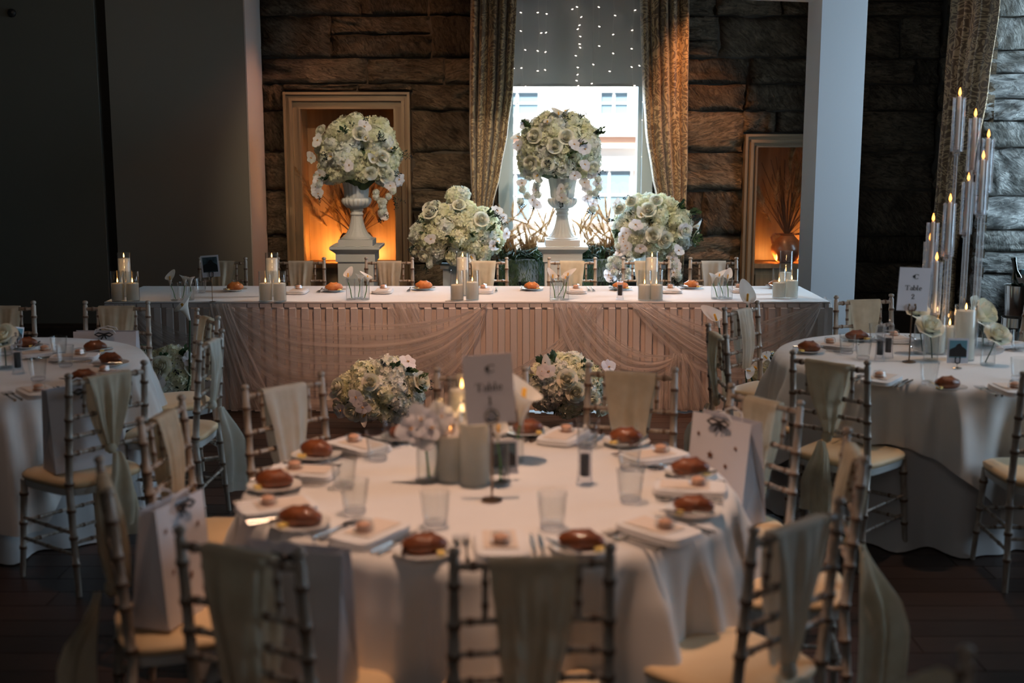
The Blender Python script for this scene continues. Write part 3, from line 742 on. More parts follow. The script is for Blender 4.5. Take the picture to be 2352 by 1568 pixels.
# urns on pedestals
def urn_parts(root):
    def fl_(n, amt): return lambda a, z: 1+amt*(abs(math.sin(a*n/2))**.8-.6)
    MB().box(-.145, .145, -.145, .145, 0, .052).build('plinth', 'urn', root, 30)
    MB().lathe([(.135,.052),(.135,.062),(.12,.068),(.118,.075)], 40).lathe([(.112,.075),(.088,.10),(.068,.14),(.055,.19),(.048,.235),(.046,.25)], 64, mod=fl_(18, .10)).build('stem', 'urn', root)
    MB().lathe([(.05,.25),(.056,.258),(.056,.266),(.049,.272),(.049,.285),(.058,.292),(.058,.300),(.05,.306)], 32).build('collar', 'urn', root)
    MB().lathe([(.045,.304),(.085,.318),(.112,.345),(.122,.37),(.118,.392),(.105,.40)], 80, mod=fl_(18, .12)).build('bowl', 'urn', root)
    MB().lathe([(.095,.398),(.100,.41),(.106,.48),(.122,.56),(.135,.60),(.15,.61),(.15,.62),(.12,.62),(.10,.56)], 80, mod=fl_(20, .05)).build('cup', 'urn', root)
YP = 10.35
def pedestal(px, label, w=.30, cap=.42):
    top = PY(px, 562, YP).z; x = PY(px, 562, YP).x
    e = empty('pedestal', (x, YP, 0), label, 'pedestal')
    MB().box(-w/2, w/2, -w/2, w/2, .12, top-.09).build('shaft', 'pedestal', e, 0)
    MB().box(-w/2-.03, w/2+.03, -w/2-.03, w/2+.03, 0, .12).build('base', 'pedestal', e, 0)
    MB().box(-w/2-.015, w/2+.015, -w/2-.015, w/2+.015, top-.13, top-.035).build('moulding', 'pedestal', e, 0)
    m = MB(); a, b = w/2+.015, cap/2
    m.add([(-a,-a,top-.06),(a,-a,top-.06),(a,a,top-.06),(-a,a,top-.06),(-b,-b,top-.022),(b,-b,top-.022),(b,b,top-.022),(-b,b,top-.022),(-b,-b,top),(b,-b,top),(b,b,top),(-b,b,top)],
          [(0,3,2,1),(0,1,5,4),(1,2,6,5),(2,3,7,6),(3,0,4,7),(4,5,9,8),(5,6,10,9),(6,7,11,10),(7,4,8,11),(8,9,10,11)])
    m.build('cap', 'pedestal', e, 0)
    return x, top
for px, bpx, bpy_, rad, side, seed, lab in ((821, 823, 362, (.345, .28, .36), 'left', 11, 'amber alcove'), (1291, 1285, 350, (.33, .28, .345), 'centre', 12, 'bright window')):
    x, top = pedestal(px, 'square grey pedestal carrying the urn before the %s' % lab)
    u = empty('urn', (x, YP, top), 'fluted white urn standing before the %s' % lab, 'urn', 'fluted urns on pedestals')
    urn_parts(u)
    c = PY(bpx, bpy_, YP-.02)
    b = empty('flower_arrangement', (x, YP, top+.60), 'full ball of cream hydrangea and roses in the urn before the %s' % lab, 'flowers')
    cl = c-Vector(b.location)
    q = bouquet(b, cl, rad, 84, 6, 7, 5, seed, zmin=-.52, hs=1.08)
    if side == 'left':
        for dx, dz, L in ((.19, -.26, .22), (.29, -.2, .26), (-.29, -.14, .16)): trail(b, cl+Vector((dx, -.17, dz)), L, seed*9+int(dx*100), n=6)
        sprig(b, cl+Vector((.3,-.1,-.3)), (.4,-.2,-.5), 4)
    else:
        for dx, dz, L in ((-.28, -.12, .30), (-.20, -.2, .24), (.2, -.22, .26), (.29, -.12, .22), (.05, -.26, .14)): trail(b, cl+Vector((dx, -.14, dz)), L, seed*9+int(dx*100), n=6)
    for k in range(9):
        a = q.uniform(0, 2*PI); zq = q.uniform(-.7, .8); s = math.sqrt(1-zq*zq); d = Vector((math.cos(a)*s, -abs(math.sin(a))*s, zq)); sprig(b, cl+Vector((d.x*rad[0], d.y*rad[1], d.z*rad[2])), d, seed*20+k, k % 2 == 0, .10)
# mounds on low plinths either side of the window
def mound(px, py, Y, rad, n, label, seed, plinth=None, cal=2):
    c = PY(px, py, Y)
    base = 0 if not plinth else plinth
    b = empty('flower_arrangement', (c.x, Y, max(0, c.z-rad[2]*.9) if not plinth else plinth), label, 'flowers')
    cl = c-Vector(b.location)
    q = bouquet(b, cl, rad, n, 9, 5, cal, seed, zmin=-.85)
    for k in range(10):
        a = q.uniform(0, 2*PI); zq = q.uniform(-.5, .8); s = math.sqrt(1-zq*zq); d = Vector((math.cos(a)*s, -abs(math.sin(a))*s, zq)); sprig(b, cl+Vector((d.x*rad[0], d.y*rad[1], d.z*rad[2])), d, seed*20+k, k % 2 == 0, .09)
    return b, cl
for px, nm in ((1046, 'left'), (1492, 'right')):
    x = PY(px, 620, 10.25).x; zt = PY(px, 606, 10.25).z
    e = empty('plinth', (x, 10.25, 0), 'narrow grey-blue plinth under the %s flower mound beside the window' % nm, 'plinth')
    MB().box(-.10, .10, -.10, .10, .03, zt-.03).build('shaft', 'planter', e, 0); MB().box(-.13, .13, -.13, .13, 0, .03).build('base', 'planter', e, 0); MB().box(-.12, .12, -.12, .12, zt-.03, zt).build('cap', 'planter', e, 0)
    Z = zt
    if nm == 'left':
        b, cl = mound(1050, 538, 10.2, (.37, .26, .26), 62, 'big cream flower mound left of the window, peaked top', 31, Z)
        for k, (a, c_) in enumerate(((1055, 465), (1045, 450), (1075, 480), (1040, 485), (1060, 448))): p = PY(a, c_, 10.15)-Vector(b.location); o = ob('hydrangea_head', HYD[k % 5], b, p); orient(o, (0, -.4, 1))
        trail(b, PY(975, 560, 10.1)-Vector(b.location), .18, 5); trail(b, PY(1110, 560, 10.1)-Vector(b.location), .2, 6)
    else:
        b, cl = mound(1500, 525, 10.2, (.325, .26, .28), 58, 'rounded white flower mound right of the window, trailing left', 32, Z)
        for a, c_ in ((1425, 560), (1410, 585), (1440, 590), (1550, 585), (1555, 570), (1430, 530)): trail(b, PY(a, c_, 10.0)-Vector(b.location), .2, a, n=8)
# floor bunches along the head table
def floor_bunch(px, py, hw, hh, Y, label, seed, n=30, cal=1):
    c = PY(px, py, Y); s = (PY(px+hw, py, Y)-c).x; v = c.z
    rz = (PY(px, py-hh, Y)-c).z
    b = empty('flower_arrangement', (c.x, Y, 0), label, 'flowers', 'flower bunches on the floor before the head table')
    q = bouquet(b, (0, 0, c.z), (s*.9, s*.62, rz*.92), n, 5, 4, cal, seed, zmin=-.9)
    for k in range(7):
        a = q.uniform(-PI, 0); zq = q.uniform(-.2, .8); t = math.sqrt(1-zq*zq); d = Vector((math.cos(a)*t, math.sin(a)*t*.7, zq)); sprig(b, Vector((d.x*s, d.y*s*.6, c.z+d.z*rz)), d, seed*30+k, k % 3 == 0, .07)
    return b
floor_bunch(874, 898, 100, 74, 7.65, 'cream flower bunch on the floor, left of the table 1 sign', 41, 34, 2)
floor_bunch(1302, 884, 100, 76, 7.65, 'cream flower bunch on the floor, right of the table 1 sign', 42, 36, 2)
lb = floor_bunch(385, 862, 72, 60, 7.55, 'cream flower bunch on the floor behind the left table chairs', 43, 24, 2)
rb = floor_bunch(1785, 862, 62, 50, 7.55, 'white flower bunch on the floor near the right head-table end', 44, 20, 2)
def tall_calla(root, px, py, Y, seed, d=(.3, -.5, .7), s=1.6):
    p = PY(px, py, Y)-Vector(root.location); base = Vector((p.x*.3+.02*seed, 0, .05))
    MB().tube([base, Vector((p.x*.9, p.y, p.z*.5)), p], .006, 6).build('stem', 'stem_dark', root)
    o = ob('calla_bloom', CAL, root, p); orient(o, d, seed); o.scale = (s,)*3
tall_calla(lb, 436, 735, 7.45, 1, (-.3, -.3, .9), 1.7)
tall_calla(rb, 1716, 700, 7.3, 2, (-.1, -.6, .6), 1.5); tall_calla(rb, 1652, 752, 7.35, 3, (-.35, -.4, .8), 1.5); tall_calla(rb, 1712, 850, 7.3, 4, (.2, -.8, .1), 1.0); tall_calla(rb, 1770, 832, 7.3, 5, (-.5, -.5, .5), 1.2)

# window boxes with dried grasses
for px, seed, nm in ((1205, 1, 'left'), (1383, 2, 'right')):
    a = PY(px-52, 592, 10.9); b_ = PY(px+52, 592, 10.9)
    e = empty('window_box', ((a.x+b_.x)/2, 10.9, 0), 'planted box of ferns and dried grass below the window, %s of the urn' % nm, 'planter')
    w = (b_.x-a.x)/2; zt = a.z
    MB().box(-w, w, -.11, .11, zt-.2, zt-.02).box(-w-.012, w+.012, -.122, .122, zt-.03, zt).build('box', 'planter', e, 0)
    MB().box(-w+.04, -w+.09, -.08, .08, 0, zt-.2).box(w-.09, w-.04, -.08, .08, 0, zt-.2).build('stand', 'planter', e, 0)
    m = MB()
    for k in range(22): blade_clump(m, (R.uniform(-w*1.1, w*1.1), R.uniform(-.12, .09), zt-.02), 40, R.uniform(.10, .24), .18, seed*50+k, .007, 0, .9)
    r2 = random.Random(seed)
    for k in range(1300):   # trailing fern over the front of the box
        x0 = r2.uniform(-w*1.15, w*1.15); z0 = zt-r2.uniform(0, .34); p = Vector((x0, -.13-r2.uniform(0, .05), z0)); d = Vector((r2.uniform(-.03, .03), -.01, -r2.uniform(.03, .07))); sd = Vector((.004, 0, .002))
        if abs(x0-.03) < .09 and z0 < zt-.02 and r2.random() < .8: continue
        m.add([p-sd, p+sd, p+d], [(0,1,2)])
    m.build('foliage', 'leaf', e, 0)['kind'] = 'stuff'
    m = MB()
    for k in range(18): blade_clump(m, (R.uniform(-w*1.1, w*1.1), R.uniform(-.1, .08), zt), 30, R.uniform(.16, .36), .18, seed*90+k, .003, 0, .5)
    m.build('dry_grass', 'dry', e, 0)['kind'] = 'stuff'
    for k in range(34):
        x = R.uniform(-w*1.1, w*1.1); h = R.uniform(.02, .32)
        o = ob('plume', PLUMES[k % 4], e, (x, R.uniform(-.12, .1), zt+h)); o.rotation_euler = (R.uniform(-.4, .9), R.uniform(-1.3, 1.3), R.uniform(0, 6)); o.scale = (.62,)*3

# ------------------------------------------------------------------ head table
HX0, HX1, HY0, HY1 = -2.72, 2.12, 8.08, 8.95; ZT = .75
ht = empty('head_table', (-.3, 8.5, 0), 'long head table under white linen in front of the window', 'table')
MB().box(HX0+.32, HX1+.28, -.40, .42, .70, .735).build('tabletop', 'dark_wood', ht, 0)
lg = MB().box(-.02, .02, -.02, .02, 0, .70).mesh('leg', 'steel', 0)
for x in (-2.2, -.6, 1.0, 2.2):
    for y in (-.3, .3): ob('leg', lg, ht, (x, y, 0))
m = MB()
def hc(u, v):
    x = HX0-.004+(HX1-HX0+.008)*u; y = HY0-.004+(HY1-HY0+.008)*v
    return (x, y, ZT+.002*noise.noise(Vector((x*2.2, y*5, 1)))+.0014*noise.noise(Vector((x*9, y*3, 3))))
m.grid(hc, 120, 18); n0 = len(m.v)
per = [hc(k/60, 0) for k in range(61)]+[hc(1, k/10) for k in range(1, 11)]+[hc(1-k/60, 1) for k in range(1, 61)]+[hc(0, 1-k/10) for k in range(1, 11)]
vs = []; fs = []
for k, p in enumerate(per):
    vs += [p, (p[0], p[1], .752-.012), ]
for k in range(len(per)-1): fs.append((2*k, 2*k+1, 2*k+3, 2*k+2))
m.add(vs, fs)
tag(m.build('tablecloth', 'cloth', smooth=60), 'white linen laid flat on the head table top', 'tablecloth')
# box-pleated skirt
m = MB()
def path_pts():
    pts = []; pw_ = .082; L = 0
    segs = [((HX0-.0, HY1), (HX0-.0, HY0)), ((HX0, HY0), (HX1, HY0)), ((HX1, HY0), (HX1, HY1))]
    nrm = [(-1, 0), (0, -1), (1, 0)]
    for (a, b), nn_ in zip(segs, nrm):
        a = Vector(a); b = Vector(b); D = (b-a).length; n = int(D/pw_); d = (b-a)/n
        for k in range(n):
            # each pleat: raised flat, fold back under, recess
            for t, off in ((0, .0), (.04, .028), (.56, .028), (.60, .012), (.54, .0), (.97, -.004)):
                p = a+d*(k+t); pts.append((p+Vector(nn_)*off, Vector(nn_), k, off))
    return pts
pp_ = path_pts(); zsl = [.738, .712, .708, .45, .2, .012]
vs = []; fs = []; nz_ = len(zsl)
for p, nn_, k, po in pp_:
    for z in zsl:
        fl_ = (.708-z)*.03; off = 0
        w = noise.noise(Vector((p.x*7, p.y*7, z*2)))*.018*(.71-z)/.7 if z < .71 else 0
        if z > .71: base_ = p-Vector((nn_.x, nn_.y))*po; vs.append((base_.x+nn_.x*.010, base_.y+nn_.y*.010, z)); continue
        vs.append((p.x+nn_.x*(fl_+off+w), p.y+nn_.y*(fl_+off+w), z))
for i in range(len(pp_)-1):
    for j in range(nz_-1): fs.append((i*nz_+j, i*nz_+j+1, (i+1)*nz_+j+1, (i+1)*nz_+j))
m.add(vs, fs); tag(m.build('table_skirt', 'skirt', smooth=25), 'box-pleated skirt hanging from the head table to the floor', 'table skirt')
# chiffon swags
def interp(pts, t):
    # Catmull-Rom through control points, t in 0..1
    n = len(pts)-1; s = min(t*n, n-1e-6); i = int(s); f = s-i
    g = lambda k: Vector(pts[max(0, min(n, k))])
    a, b, c, d = g(i-1), g(i), g(i+1), g(i+2)
    return ((2*b)+(c-a)*f+(2*a-5*b+4*c-d)*f*f+(3*b-a-3*c+d)*f**3)*.5
sw = empty('chiffon_drape', (-.3, 8.05, 0), 'sheer chiffon swags looped along the front of the head table', 'drapery')
def swag(top, bot, yo, folds, amp, name='swag'):
    m = MB()
    def fn(u, v):
        a = interp(top, u); b = interp(bot, u); p = a.lerp(b, v); q = PY(p.x, p.y, HY0-yo)
        g = math.sin(PI*u)**.6
        dy = (math.sin(v*2*PI*folds*.6+4*noise.noise(Vector((v*5, u*1.2, yo*99))))*amp*.55+noise.noise(Vector((v*9, u*1.5, yo*50)))*amp)*(.35+.65*g)+.03*g
        z = max(.012, min(ZT+.004, q.z))
        return (q.x+.3, q.y-dy-8.05, z)
    m.grid(fn, 56, 60); return m.build(name, 'sheer', sw, 180)
swag([(960,697),(1000,770),(1070,830),(1160,850),(1240,810),(1300,760),(1345,699)], [(890,697),(940,790),(1020,880),(1160,915),(1270,860),(1330,785),(1387,699)], .040, 6, .008)
swag([(525,697),(620,716),(720,733),(850,741),(960,738),(1050,722),(1118,697)], [(492,697),(530,830),(620,925),(780,942),(920,925),(1030,870),(1095,780),(1122,697)], .055, 9, .011)
swag([(300,699),(370,740),(440,765),(490,750),(520,697)], [(262,699),(310,820),(400,870),(480,830),(512,697)], .045, 6, .010)
swag([(478,697),(500,790),(530,940)], [(530,697),(575,800),(640,940)], .06, 6, .010, 'tail')
swag([(1335,697),(1380,740),(1440,790),(1500,812),(1562,812)], [(1270,697),(1290,770),(1335,850),(1410,895),(1500,885),(1568,824)], .055, 7, .011)
swag([(1502,697),(1560,722),(1640,742),(1720,742),(1800,722),(1886,694)], [(1448,697),(1500,765),(1600,850),(1720,870),(1830,810),(1888,700)], .045, 8, .010)
swag([(1545,812),(1520,870),(1515,942)], [(1575,812),(1610,870),(1640,942)], .07, 7, .012, 'tail')
swag([(1450,699),(1540,780),(1640,850)], [(1462,697),(1580,760),(1700,830)], .05, 3, .008)
m = MB()
def tl(u, v): return (HX1+.3+.02+.03*v+.008*math.sin(u*9), HY0-8.05+.02+.5*u*(.4+.6*v)+.01*math.sin(u*20), .755-.34*v)
m.grid(tl, 24, 12); m.build('tail', 'sheer', sw, 180)

# ------------------------------------------------------------------ chairs
def turned(m, p0, p1, r, rings, n=10, r1=None, tip=0):
    p0 = Vector(p0); p1 = Vector(p1); L = (p1-p0).length; r1 = r1 or r
    pr = [(0, 1)]
    for t in rings: w = .006/L; pr += [(t-w*1.6, 1), (t-w, 1.28), (t-w*.2, 1.28), (t, 1.02), (t+w*.2, 1.28), (t+w, 1.28), (t+w*1.6, 1)]
    pr.append((1, 1)); pts = [p0.lerp(p1, t) for t, k in pr]; rd = [(r+(r1-r)*t)*k for t, k in pr]
    if tip:
        e = (p1-p0).normalized()
        for d, k in ((.004, .8), (.008, .72), (.014, 1.15), (.022, 1.2), (.028, .8), (.030, .3)): pts.append(p1+e*d); rd.append(r1*k)
    o = len(m.f); m.tube(pts, rd, n)
    ix = 0
    for i in range(len(pts)-1):
        mi = 1 if (i < len(pr)-1 and pr[i][1] > 1.2 and pr[i+1][1] > 1.0 and pr[i+1][1] != 1) else 0
        for k in range(n): m.m[o+i*n+k] = mi
    return m
CH = ['chair', 'chair_ring']; CW = .178
def chair_proto():
    c = empty('banquet_chair', (0,0,0), 'x', 'chair')
    for s in (-1, 1):
        m = MB(); p = [(s*CW, 0, .89), (s*(CW+.002), .022, .62), (s*(CW+.004), .036, .44)]
        turned(m, p[2], p[0], .0155, [.05, .32, .47, .64, .86], tip=1, r1=.013); m.build('rear_post', CH, c)
        m = MB(); turned(m, (s*(CW+.012), .0, 0), p[2], .012, [.3, .55, .8], r1=.0155); m.build('leg', CH, c)
        m = MB(); turned(m, (s*(CW+.012), .40, 0), (s*(CW-.01), .375, .425), .011, [.3, .55, .85], r1=.0155); m.build('leg', CH, c)
        for z in (.17, .26): m = MB(); turned(m, (s*(CW+.006), .025, z), (s*(CW+.002), .385, z), .0075, [.25, .5, .75], 8); m.build('stretcher', CH, c)
    for z in (.15, .24): m = MB(); turned(m, (-CW, .39, z), (CW, .39, z), .0075, [.2, .5, .8], 8); m.build('stretcher', CH, c)
    m = MB(); turned(m, (-CW, .02, .22), (CW, .02, .22), .0075, [.2, .5, .8], 8); m.build('stretcher', CH, c)
    def yy(z): return .022*(.89-z)/.27
    for z, r, rg in ((.872, .0105, [.12, .88]), (.735, .009, [.1, .3, .5, .7, .9]), (.655, .009, [.1, .3, .5, .7, .9]), (.585, .009, [.1, .3, .5, .7, .9])):
        m = MB(); turned(m, (-CW, yy(z), z), (CW, yy(z), z), r, rg, 8); m.build('top_rail' if z > .8 else 'rail', CH, c)
    for x in (-.108, -.036, .036, .108): m = MB(); turned(m, (x, yy(.735), .735), (x, yy(.872), .872), .0075, [.3, .7], 8); m.build('spindle', CH, c)
    # seat: rounded squarish pad on a thin apron
    def sq(a, r, fwd): 
        e = 4.5; ca, sa = math.cos(a), math.sin(a); k = (abs(ca)**e+abs(sa)**e)**(-1/e); return k*ca*r[0]*(1+.06*sa), k*sa*r[1]
    def ring(z, rx, ry): return [(*sq(2*PI*k/36, (rx, ry), 0), z) for k in range(36)]
    def loft(rs, m):
        vs = []; fs = []
        for r in rs: vs += [(x, y+.205, z) for x, y, z in r]
        for i in range(len(rs)-1):
            for k in range(36): fs.append((i*36+k, i*36+(k+1)%36, (i+1)*36+(k+1)%36, (i+1)*36+k))
        fs.append(tuple(range(35,-1,-1))); fs.append(tuple(range((len(rs)-1)*36, len(rs)*36))); m.add(vs, fs); return m
    loft([ring(.405, .188, .185), ring(.434, .192, .19)], MB()).build('seat_frame', 'apron', c, 40)
    loft([ring(.434, .185, .183), ring(.442, .197, .195), ring(.456, .198, .196), ring(.466, .185, .183), ring(.472, .15, .15), ring(.475, .08, .08)], MB()).build('seat_pad', 'pad', c, 180)
    return Proto(c)
CP = chair_proto()
def sash(loc, rz, label, wt=.20, zk=.60, tail=.34, mat='sash', knot=True, x0=0., seed=1, front=1, tw=.14, twist=0):
    m = MB(); q = random.Random(seed); ph = q.uniform(0, 6); nf = q.choice((1.4, 1.9, 2.3)); wk = .035 if knot else .07
    def w(z): t = max(0, min(1, (.885-z)/(.885-zk))); return wt+(wk-wt)*(t**1.25)
    def yb(z): return .022*(.89-z)/.27
    zf = zk if knot else zk
    def fn(u, v):
        # v 0..1 runs from the front hem, over the rail, to the back hem
        if v < .47: z = zf+(.885-zf)*(v/.47); y = yb(z)+.020
        elif v > .53: z = .885-(.885-zk)*((v-.53)/.47); y = yb(z)-.020
        else: a = (v-.47)/.06*PI; z = .885+.006*math.sin(a); y = .020*math.cos(a)+.0
        ww = w(z); s = (u-.5)*2; t = (.885-z)/(.885-zk) if z < .885 else 0
        fo = math.sin(u*2*PI*nf+ph+z*5)*.7+.9*noise.noise(Vector((u*6+ph, z*2.5, seed)))+.3*math.sin(u*2*PI*(nf*2.3)+ph*2)
        y += (fo*.011*min(1, t*3+.15))*(1 if v < .5 else -1)+ (-(1 if v > .5 else -1)*.012*math.sin(PI*t))
        return (x0*(1-t)+s*ww/2+.006*t*math.sin(z*20+ph), y, z)
    m.grid(fn, 30, 46)
    if knot:
        m.ball((0, yb(zk)-.022, zk), .026, .020, .024, 12, 8, 0, .25)
        for j, (k, L) in enumerate(((1, tail), (-.6, tail*.86))):
            def ft(u, v):
                z = zk-.01-L*v; ww = .03+(tw-.03)*min(1, v*1.7)**.8; s = (u-.5)*ww
                ca, sa = math.cos(twist*min(1, v*2.5)), math.sin(twist*min(1, v*2.5))
                return (s*ca+.028*k*v*(.5+.5*v)+.004*math.sin(v*9), -.030-.012*j-abs(sa)*(ww*.5+s)-.02*math.sin(v*2.2)+.012*math.sin(u*2*PI*1.5+ph+v)*min(1, v*2+.3), z)
            m.grid(ft, 14, 20)
    o = m.build('chair_sash', mat, smooth=180, loc=loc); o.rotation_euler.z = rz
    return tag(o, label, 'sash', 'ivory sashes tied over the chair backs')
CENT = {'T1': Vector((-.07, 3.74)), 'T2': Vector((2.10, 6.0)), 'T3': Vector((-2.58, 5.85))}
CHAIRS = {}
def chair(key, a, b, c, d, label, sl, tc=None, face=None, **k):
    A = P(a, b, .92); B = P(c, d, .92); mid = (A+B)/2; mid.z = 0; r = B-A
    n = Vector((-r.y, r.x, 0)).normalized()
    if face is None: face = Vector((tc.x, tc.y, 0))-mid
    if n.dot(face) < 0: n = -n
    rz = math.atan2(-n.x, n.y)
    CP.put(mid, rz, label, 'limewashed banquet chairs')
    sash(mid, rz, sl, seed=hash(key) % 7 if False else len(CHAIRS), **k)
    CHAIRS[key] = (mid, rz, n)
T1, T2, T3 = CENT['T1'], CENT['T2'], CENT['T3']
L_ = 'limewashed bamboo-style chair '
chair('FC', 1045, 1255, 1400, 1245, L_+'at front centre of table 1, back to the camera', 'wide ivory sash on the chair at front centre of table 1', T1, knot=False, wt=.20, zk=.40)
chair('FL', 405, 1205, 695, 1262, L_+'at front left of table 1, white bag on its seat', 'ivory sash on the front left chair of table 1', T1, knot=False, wt=.20, zk=.42)
chair('L', 228, 1045, 250, 1122, L_+'side-on at far left of table 1, next to a white bag', 'tied ivory sash on the side-on far left chair of table 1', T1, zk=.58, tail=.40, twist=1.2, tw=.10)
chair('L2', 322, 957, 418, 905, L_+'at back left of table 1, nearest the left round table', 'ivory sash on the chair between table 1 and the left table', T1, knot=False, zk=.56, wt=.17)
chair('BL', 562, 882, 738, 852, L_+'behind table 1 to the left, seen from its front', 'pale sash over the chair behind table 1 on the left', T1, knot=False, zk=.50, mat='sash_pale', x0=.01)
chair('BC', 1008, 842, 1202, 840, L_+'behind the table 1 sign', 'ivory sash on the chair hidden behind the table 1 sign', T1, knot=False, zk=.5)
chair('BR', 1357, 832, 1545, 842, L_+'behind table 1 to the right of the sign', 'straw-coloured sash over the chair right of the table 1 sign', T1, knot=False, zk=.45, wt=.21)
chair('R4', 1685, 880, 1832, 916, L_+'at back right of table 1 holding the starred bag', 'translucent ivory sash on the chair with the starred bag', T1, knot=False, zk=.50, wt=.17)
chair('R5', 1945, 978, 1985, 1048, L_+'side-on at right of table 1 with a long sash', 'long tied ivory sash reaching low on the right of table 1', T1, zk=.60, tail=.54, tw=.14, twist=1.1)
chair('FR', 1738, 1205, 1922, 1143, L_+'at front right of table 1, round seat in full view', 'bright draped sash on the front right chair of table 1', T1, zk=.50, mat='sash_pale', tail=.3, wt=.22)
chair('T3A', 452, 706, 499, 724, L_+'side-on behind the left table, nearest the head table', 'narrow dim sash on the side-on chair nearest the head table', T3, knot=False, wt=.12, zk=.55)
chair('T3B', 456, 782, 509, 753, L_+'side-on at right of the left table, long bright sash', 'bright knotted sash hanging low on the left table aisle chair', T3, zk=.58, tail=.42, mat='sash_pale', wt=.16, tw=.11, twist=1.1)
chair('T3C', 157, 856, 330, 826, L_+'at front of the left table, knotted sash on its back', 'pale knotted sash on the front chair of the left table', T3, zk=.58, tail=.36)
chair('T3D', 207, 690, 327, 690, L_+'at back of the left table with a starred bag', 'ivory sash on the back chair of the left table, above starred bag', T3, knot=False, zk=.5)
chair('T3E', -57, 690, 65, 690, L_+'at back of the left table, cut by the left frame edge', 'ivory sash on the chair cut by the left frame edge', T3, knot=False, zk=.5)
chair('T2F', 1919, 678, 2050, 674, L_+'at back of table 2 in front of the white pillar', 'sheer ivory sash on the table 2 chair before the pillar', T2, knot=False, zk=.5)
chair('T2G', 1825, 803, 1990, 826, L_+'at front left of table 2, knotted sash on its back', 'green-tinged ivory sash knotted on the front left table 2 chair', T2, zk=.56, tail=.36, wt=.22)
chair('T2I', 1667, 704, 1738, 690, L_+'at back left of table 2, near the right head-table end', 'bright white folded sash on the back left table 2 chair', T2, knot=False, zk=.56, mat='sash_pale', wt=.15)
chair('T2J', 1629, 742, 1667, 766, L_+'side-on at left of table 2, yellowish knotted sash', 'yellowish sash knotted on the side-on chair left of table 2', T2, zk=.56, tail=.3, wt=.2, twist=1.1, tw=.09)
chair('T2K', 2347, 684, 2432, 712, L_+'at back right of table 2, cut by the right frame edge', 'ivory sash on the table 2 chair cut by the right frame edge', T2, knot=False, zk=.5)
# front right chair of table 2 from its feet
A = P(2240, 1290, 0); B = P(2308, 1360, 0); fw = (A-B).normalized(); rt = Vector((fw.y, -fw.x, 0)); mid = B+rt*.19
CP.put(mid, math.atan2(-fw.x, fw.y), L_+'at front right of table 2, only seat edge and legs in frame', 'limewashed banquet chairs'); CHAIRS['T2L'] = (mid, 0, fw)
chair('BRC', 1925, 1590, 2212, 1486, L_+'cut off at the bottom right corner, nearest the camera', 'blurred dull sash on the chair in the bottom right corner', face=Vector((.5, -.86, 0)), knot=False, zk=.5, wt=.24)
hl = ['behind the photo card on the head table', 'left of the left urn pedestal', 'right of the left urn pedestal', 'below the left flower mound', 'before the centre urn pedestal', 'below the right flower mound', 'before bare stone, last of the head table row']
hpx = [(460, 562), (640, 742), (842, 946), (1060, 1162), (1262, 1367), (1433, 1537), (1586, 1692)]
for i, (a, b) in enumerate(hpx):
    c = (a+b)/2; chair('H%d' % i, c-51.5, 590, c+51.5, 590, L_+hl[i], 'ivory sash on the chair '+hl[i], face=Vector((0, -1, 0)), knot=False, zk=.46, mat='sash' if i not in (6,) else 'sash_pale', wt=.19)

# ------------------------------------------------------------------ round tables and their cloths
def round_cloth(c, R_, a, rot, lab, seed, zt=.75):
    def drop(th): 
        k = max(abs(math.cos(th-rot)), abs(math.sin(th-rot))); return min(a/k-R_, .60)
    q = random.Random(seed); ph = [q.uniform(0, 6) for _ in range(4)]
    m = MB(); n = 288; rings = 5; vs = []; fs = []
    for j in range(rings+1):
        r = R_*j/rings
        for k in range(n): th = 2*PI*k/n; vs.append((r*math.cos(th), r*math.sin(th), zt+(.0015*noise.noise(Vector((r*4*math.cos(th), r*4*math.sin(th), seed))) if j < rings else 0)))
    for j in range(1, 19):
        v = j/18
        for k in range(n):
            th = 2*PI*k/n; d = drop(th)*v
            fold = (math.sin(th*12+ph[0]+.9*math.sin(th*3+ph[2]))*.75+math.sin(th*21+ph[1])*.3)
            r = R_+.006+min(.012, d*.5)+d*(.03+.18*(fold+.9)*min(1, .3+d*5))+.013*min(1, d*7)*(math.sin(th*39+ph[3]+2*math.sin(th*5+ph[1]))+.6*math.sin(th*27+ph[2]))
            vs.append((r*math.cos(th), r*math.sin(th), zt-.003-d))
    J = rings+18
    for j in range(J):
        for k in range(n): fs.append((j*n+k, j*n+(k+1) % n, (j+1)*n+(k+1) % n, (j+1)*n+k))
    m.add(vs, fs); o = m.build('tablecloth', 'cloth', smooth=70, loc=(c.x, c.y, 0)); tag(o, lab[0], 'tablecloth', 'white round tablecloths')
    m = MB()
    def fn(u, v):
        th = u*2*PI; z = zt-.012-(zt-.018)*v; fold = math.sin(th*14+ph[3])*.6+math.sin(th*23+ph[0])*.4
        r = R_-.014+.05*v+.05*fold*v**1.6
        if v > .93: r += .03*(v-.93)/.07*(1+fold)
        return (r*math.cos(th), r*math.sin(th), z)
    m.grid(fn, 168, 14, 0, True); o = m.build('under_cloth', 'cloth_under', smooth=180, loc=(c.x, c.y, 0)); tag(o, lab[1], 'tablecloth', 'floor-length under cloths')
    t = empty('round_table', (c.x, c.y, 0), lab[2], 'table', 'round banquet tables')
    MB().lathe([(R_-.012, .715), (R_-.004, .722), (R_-.004, .736), (R_-.012, .742)], 48).build('tabletop', 'dark_wood', t, 40)
    for k in range(4): a_ = k*PI/2+.4; MB().tube([(.42*math.cos(a_), .42*math.sin(a_), 0), (.42*math.cos(a_), .42*math.sin(a_), .715)], .015, 8).build('leg', 'steel', t)
RT = .755
round_cloth(T1, RT, 1.05, math.radians(-75+45), ('white cloth over round table 1 in the foreground', 'floor-length under cloth of table 1', 'round table 1 in the foreground under its cloth'), 3)
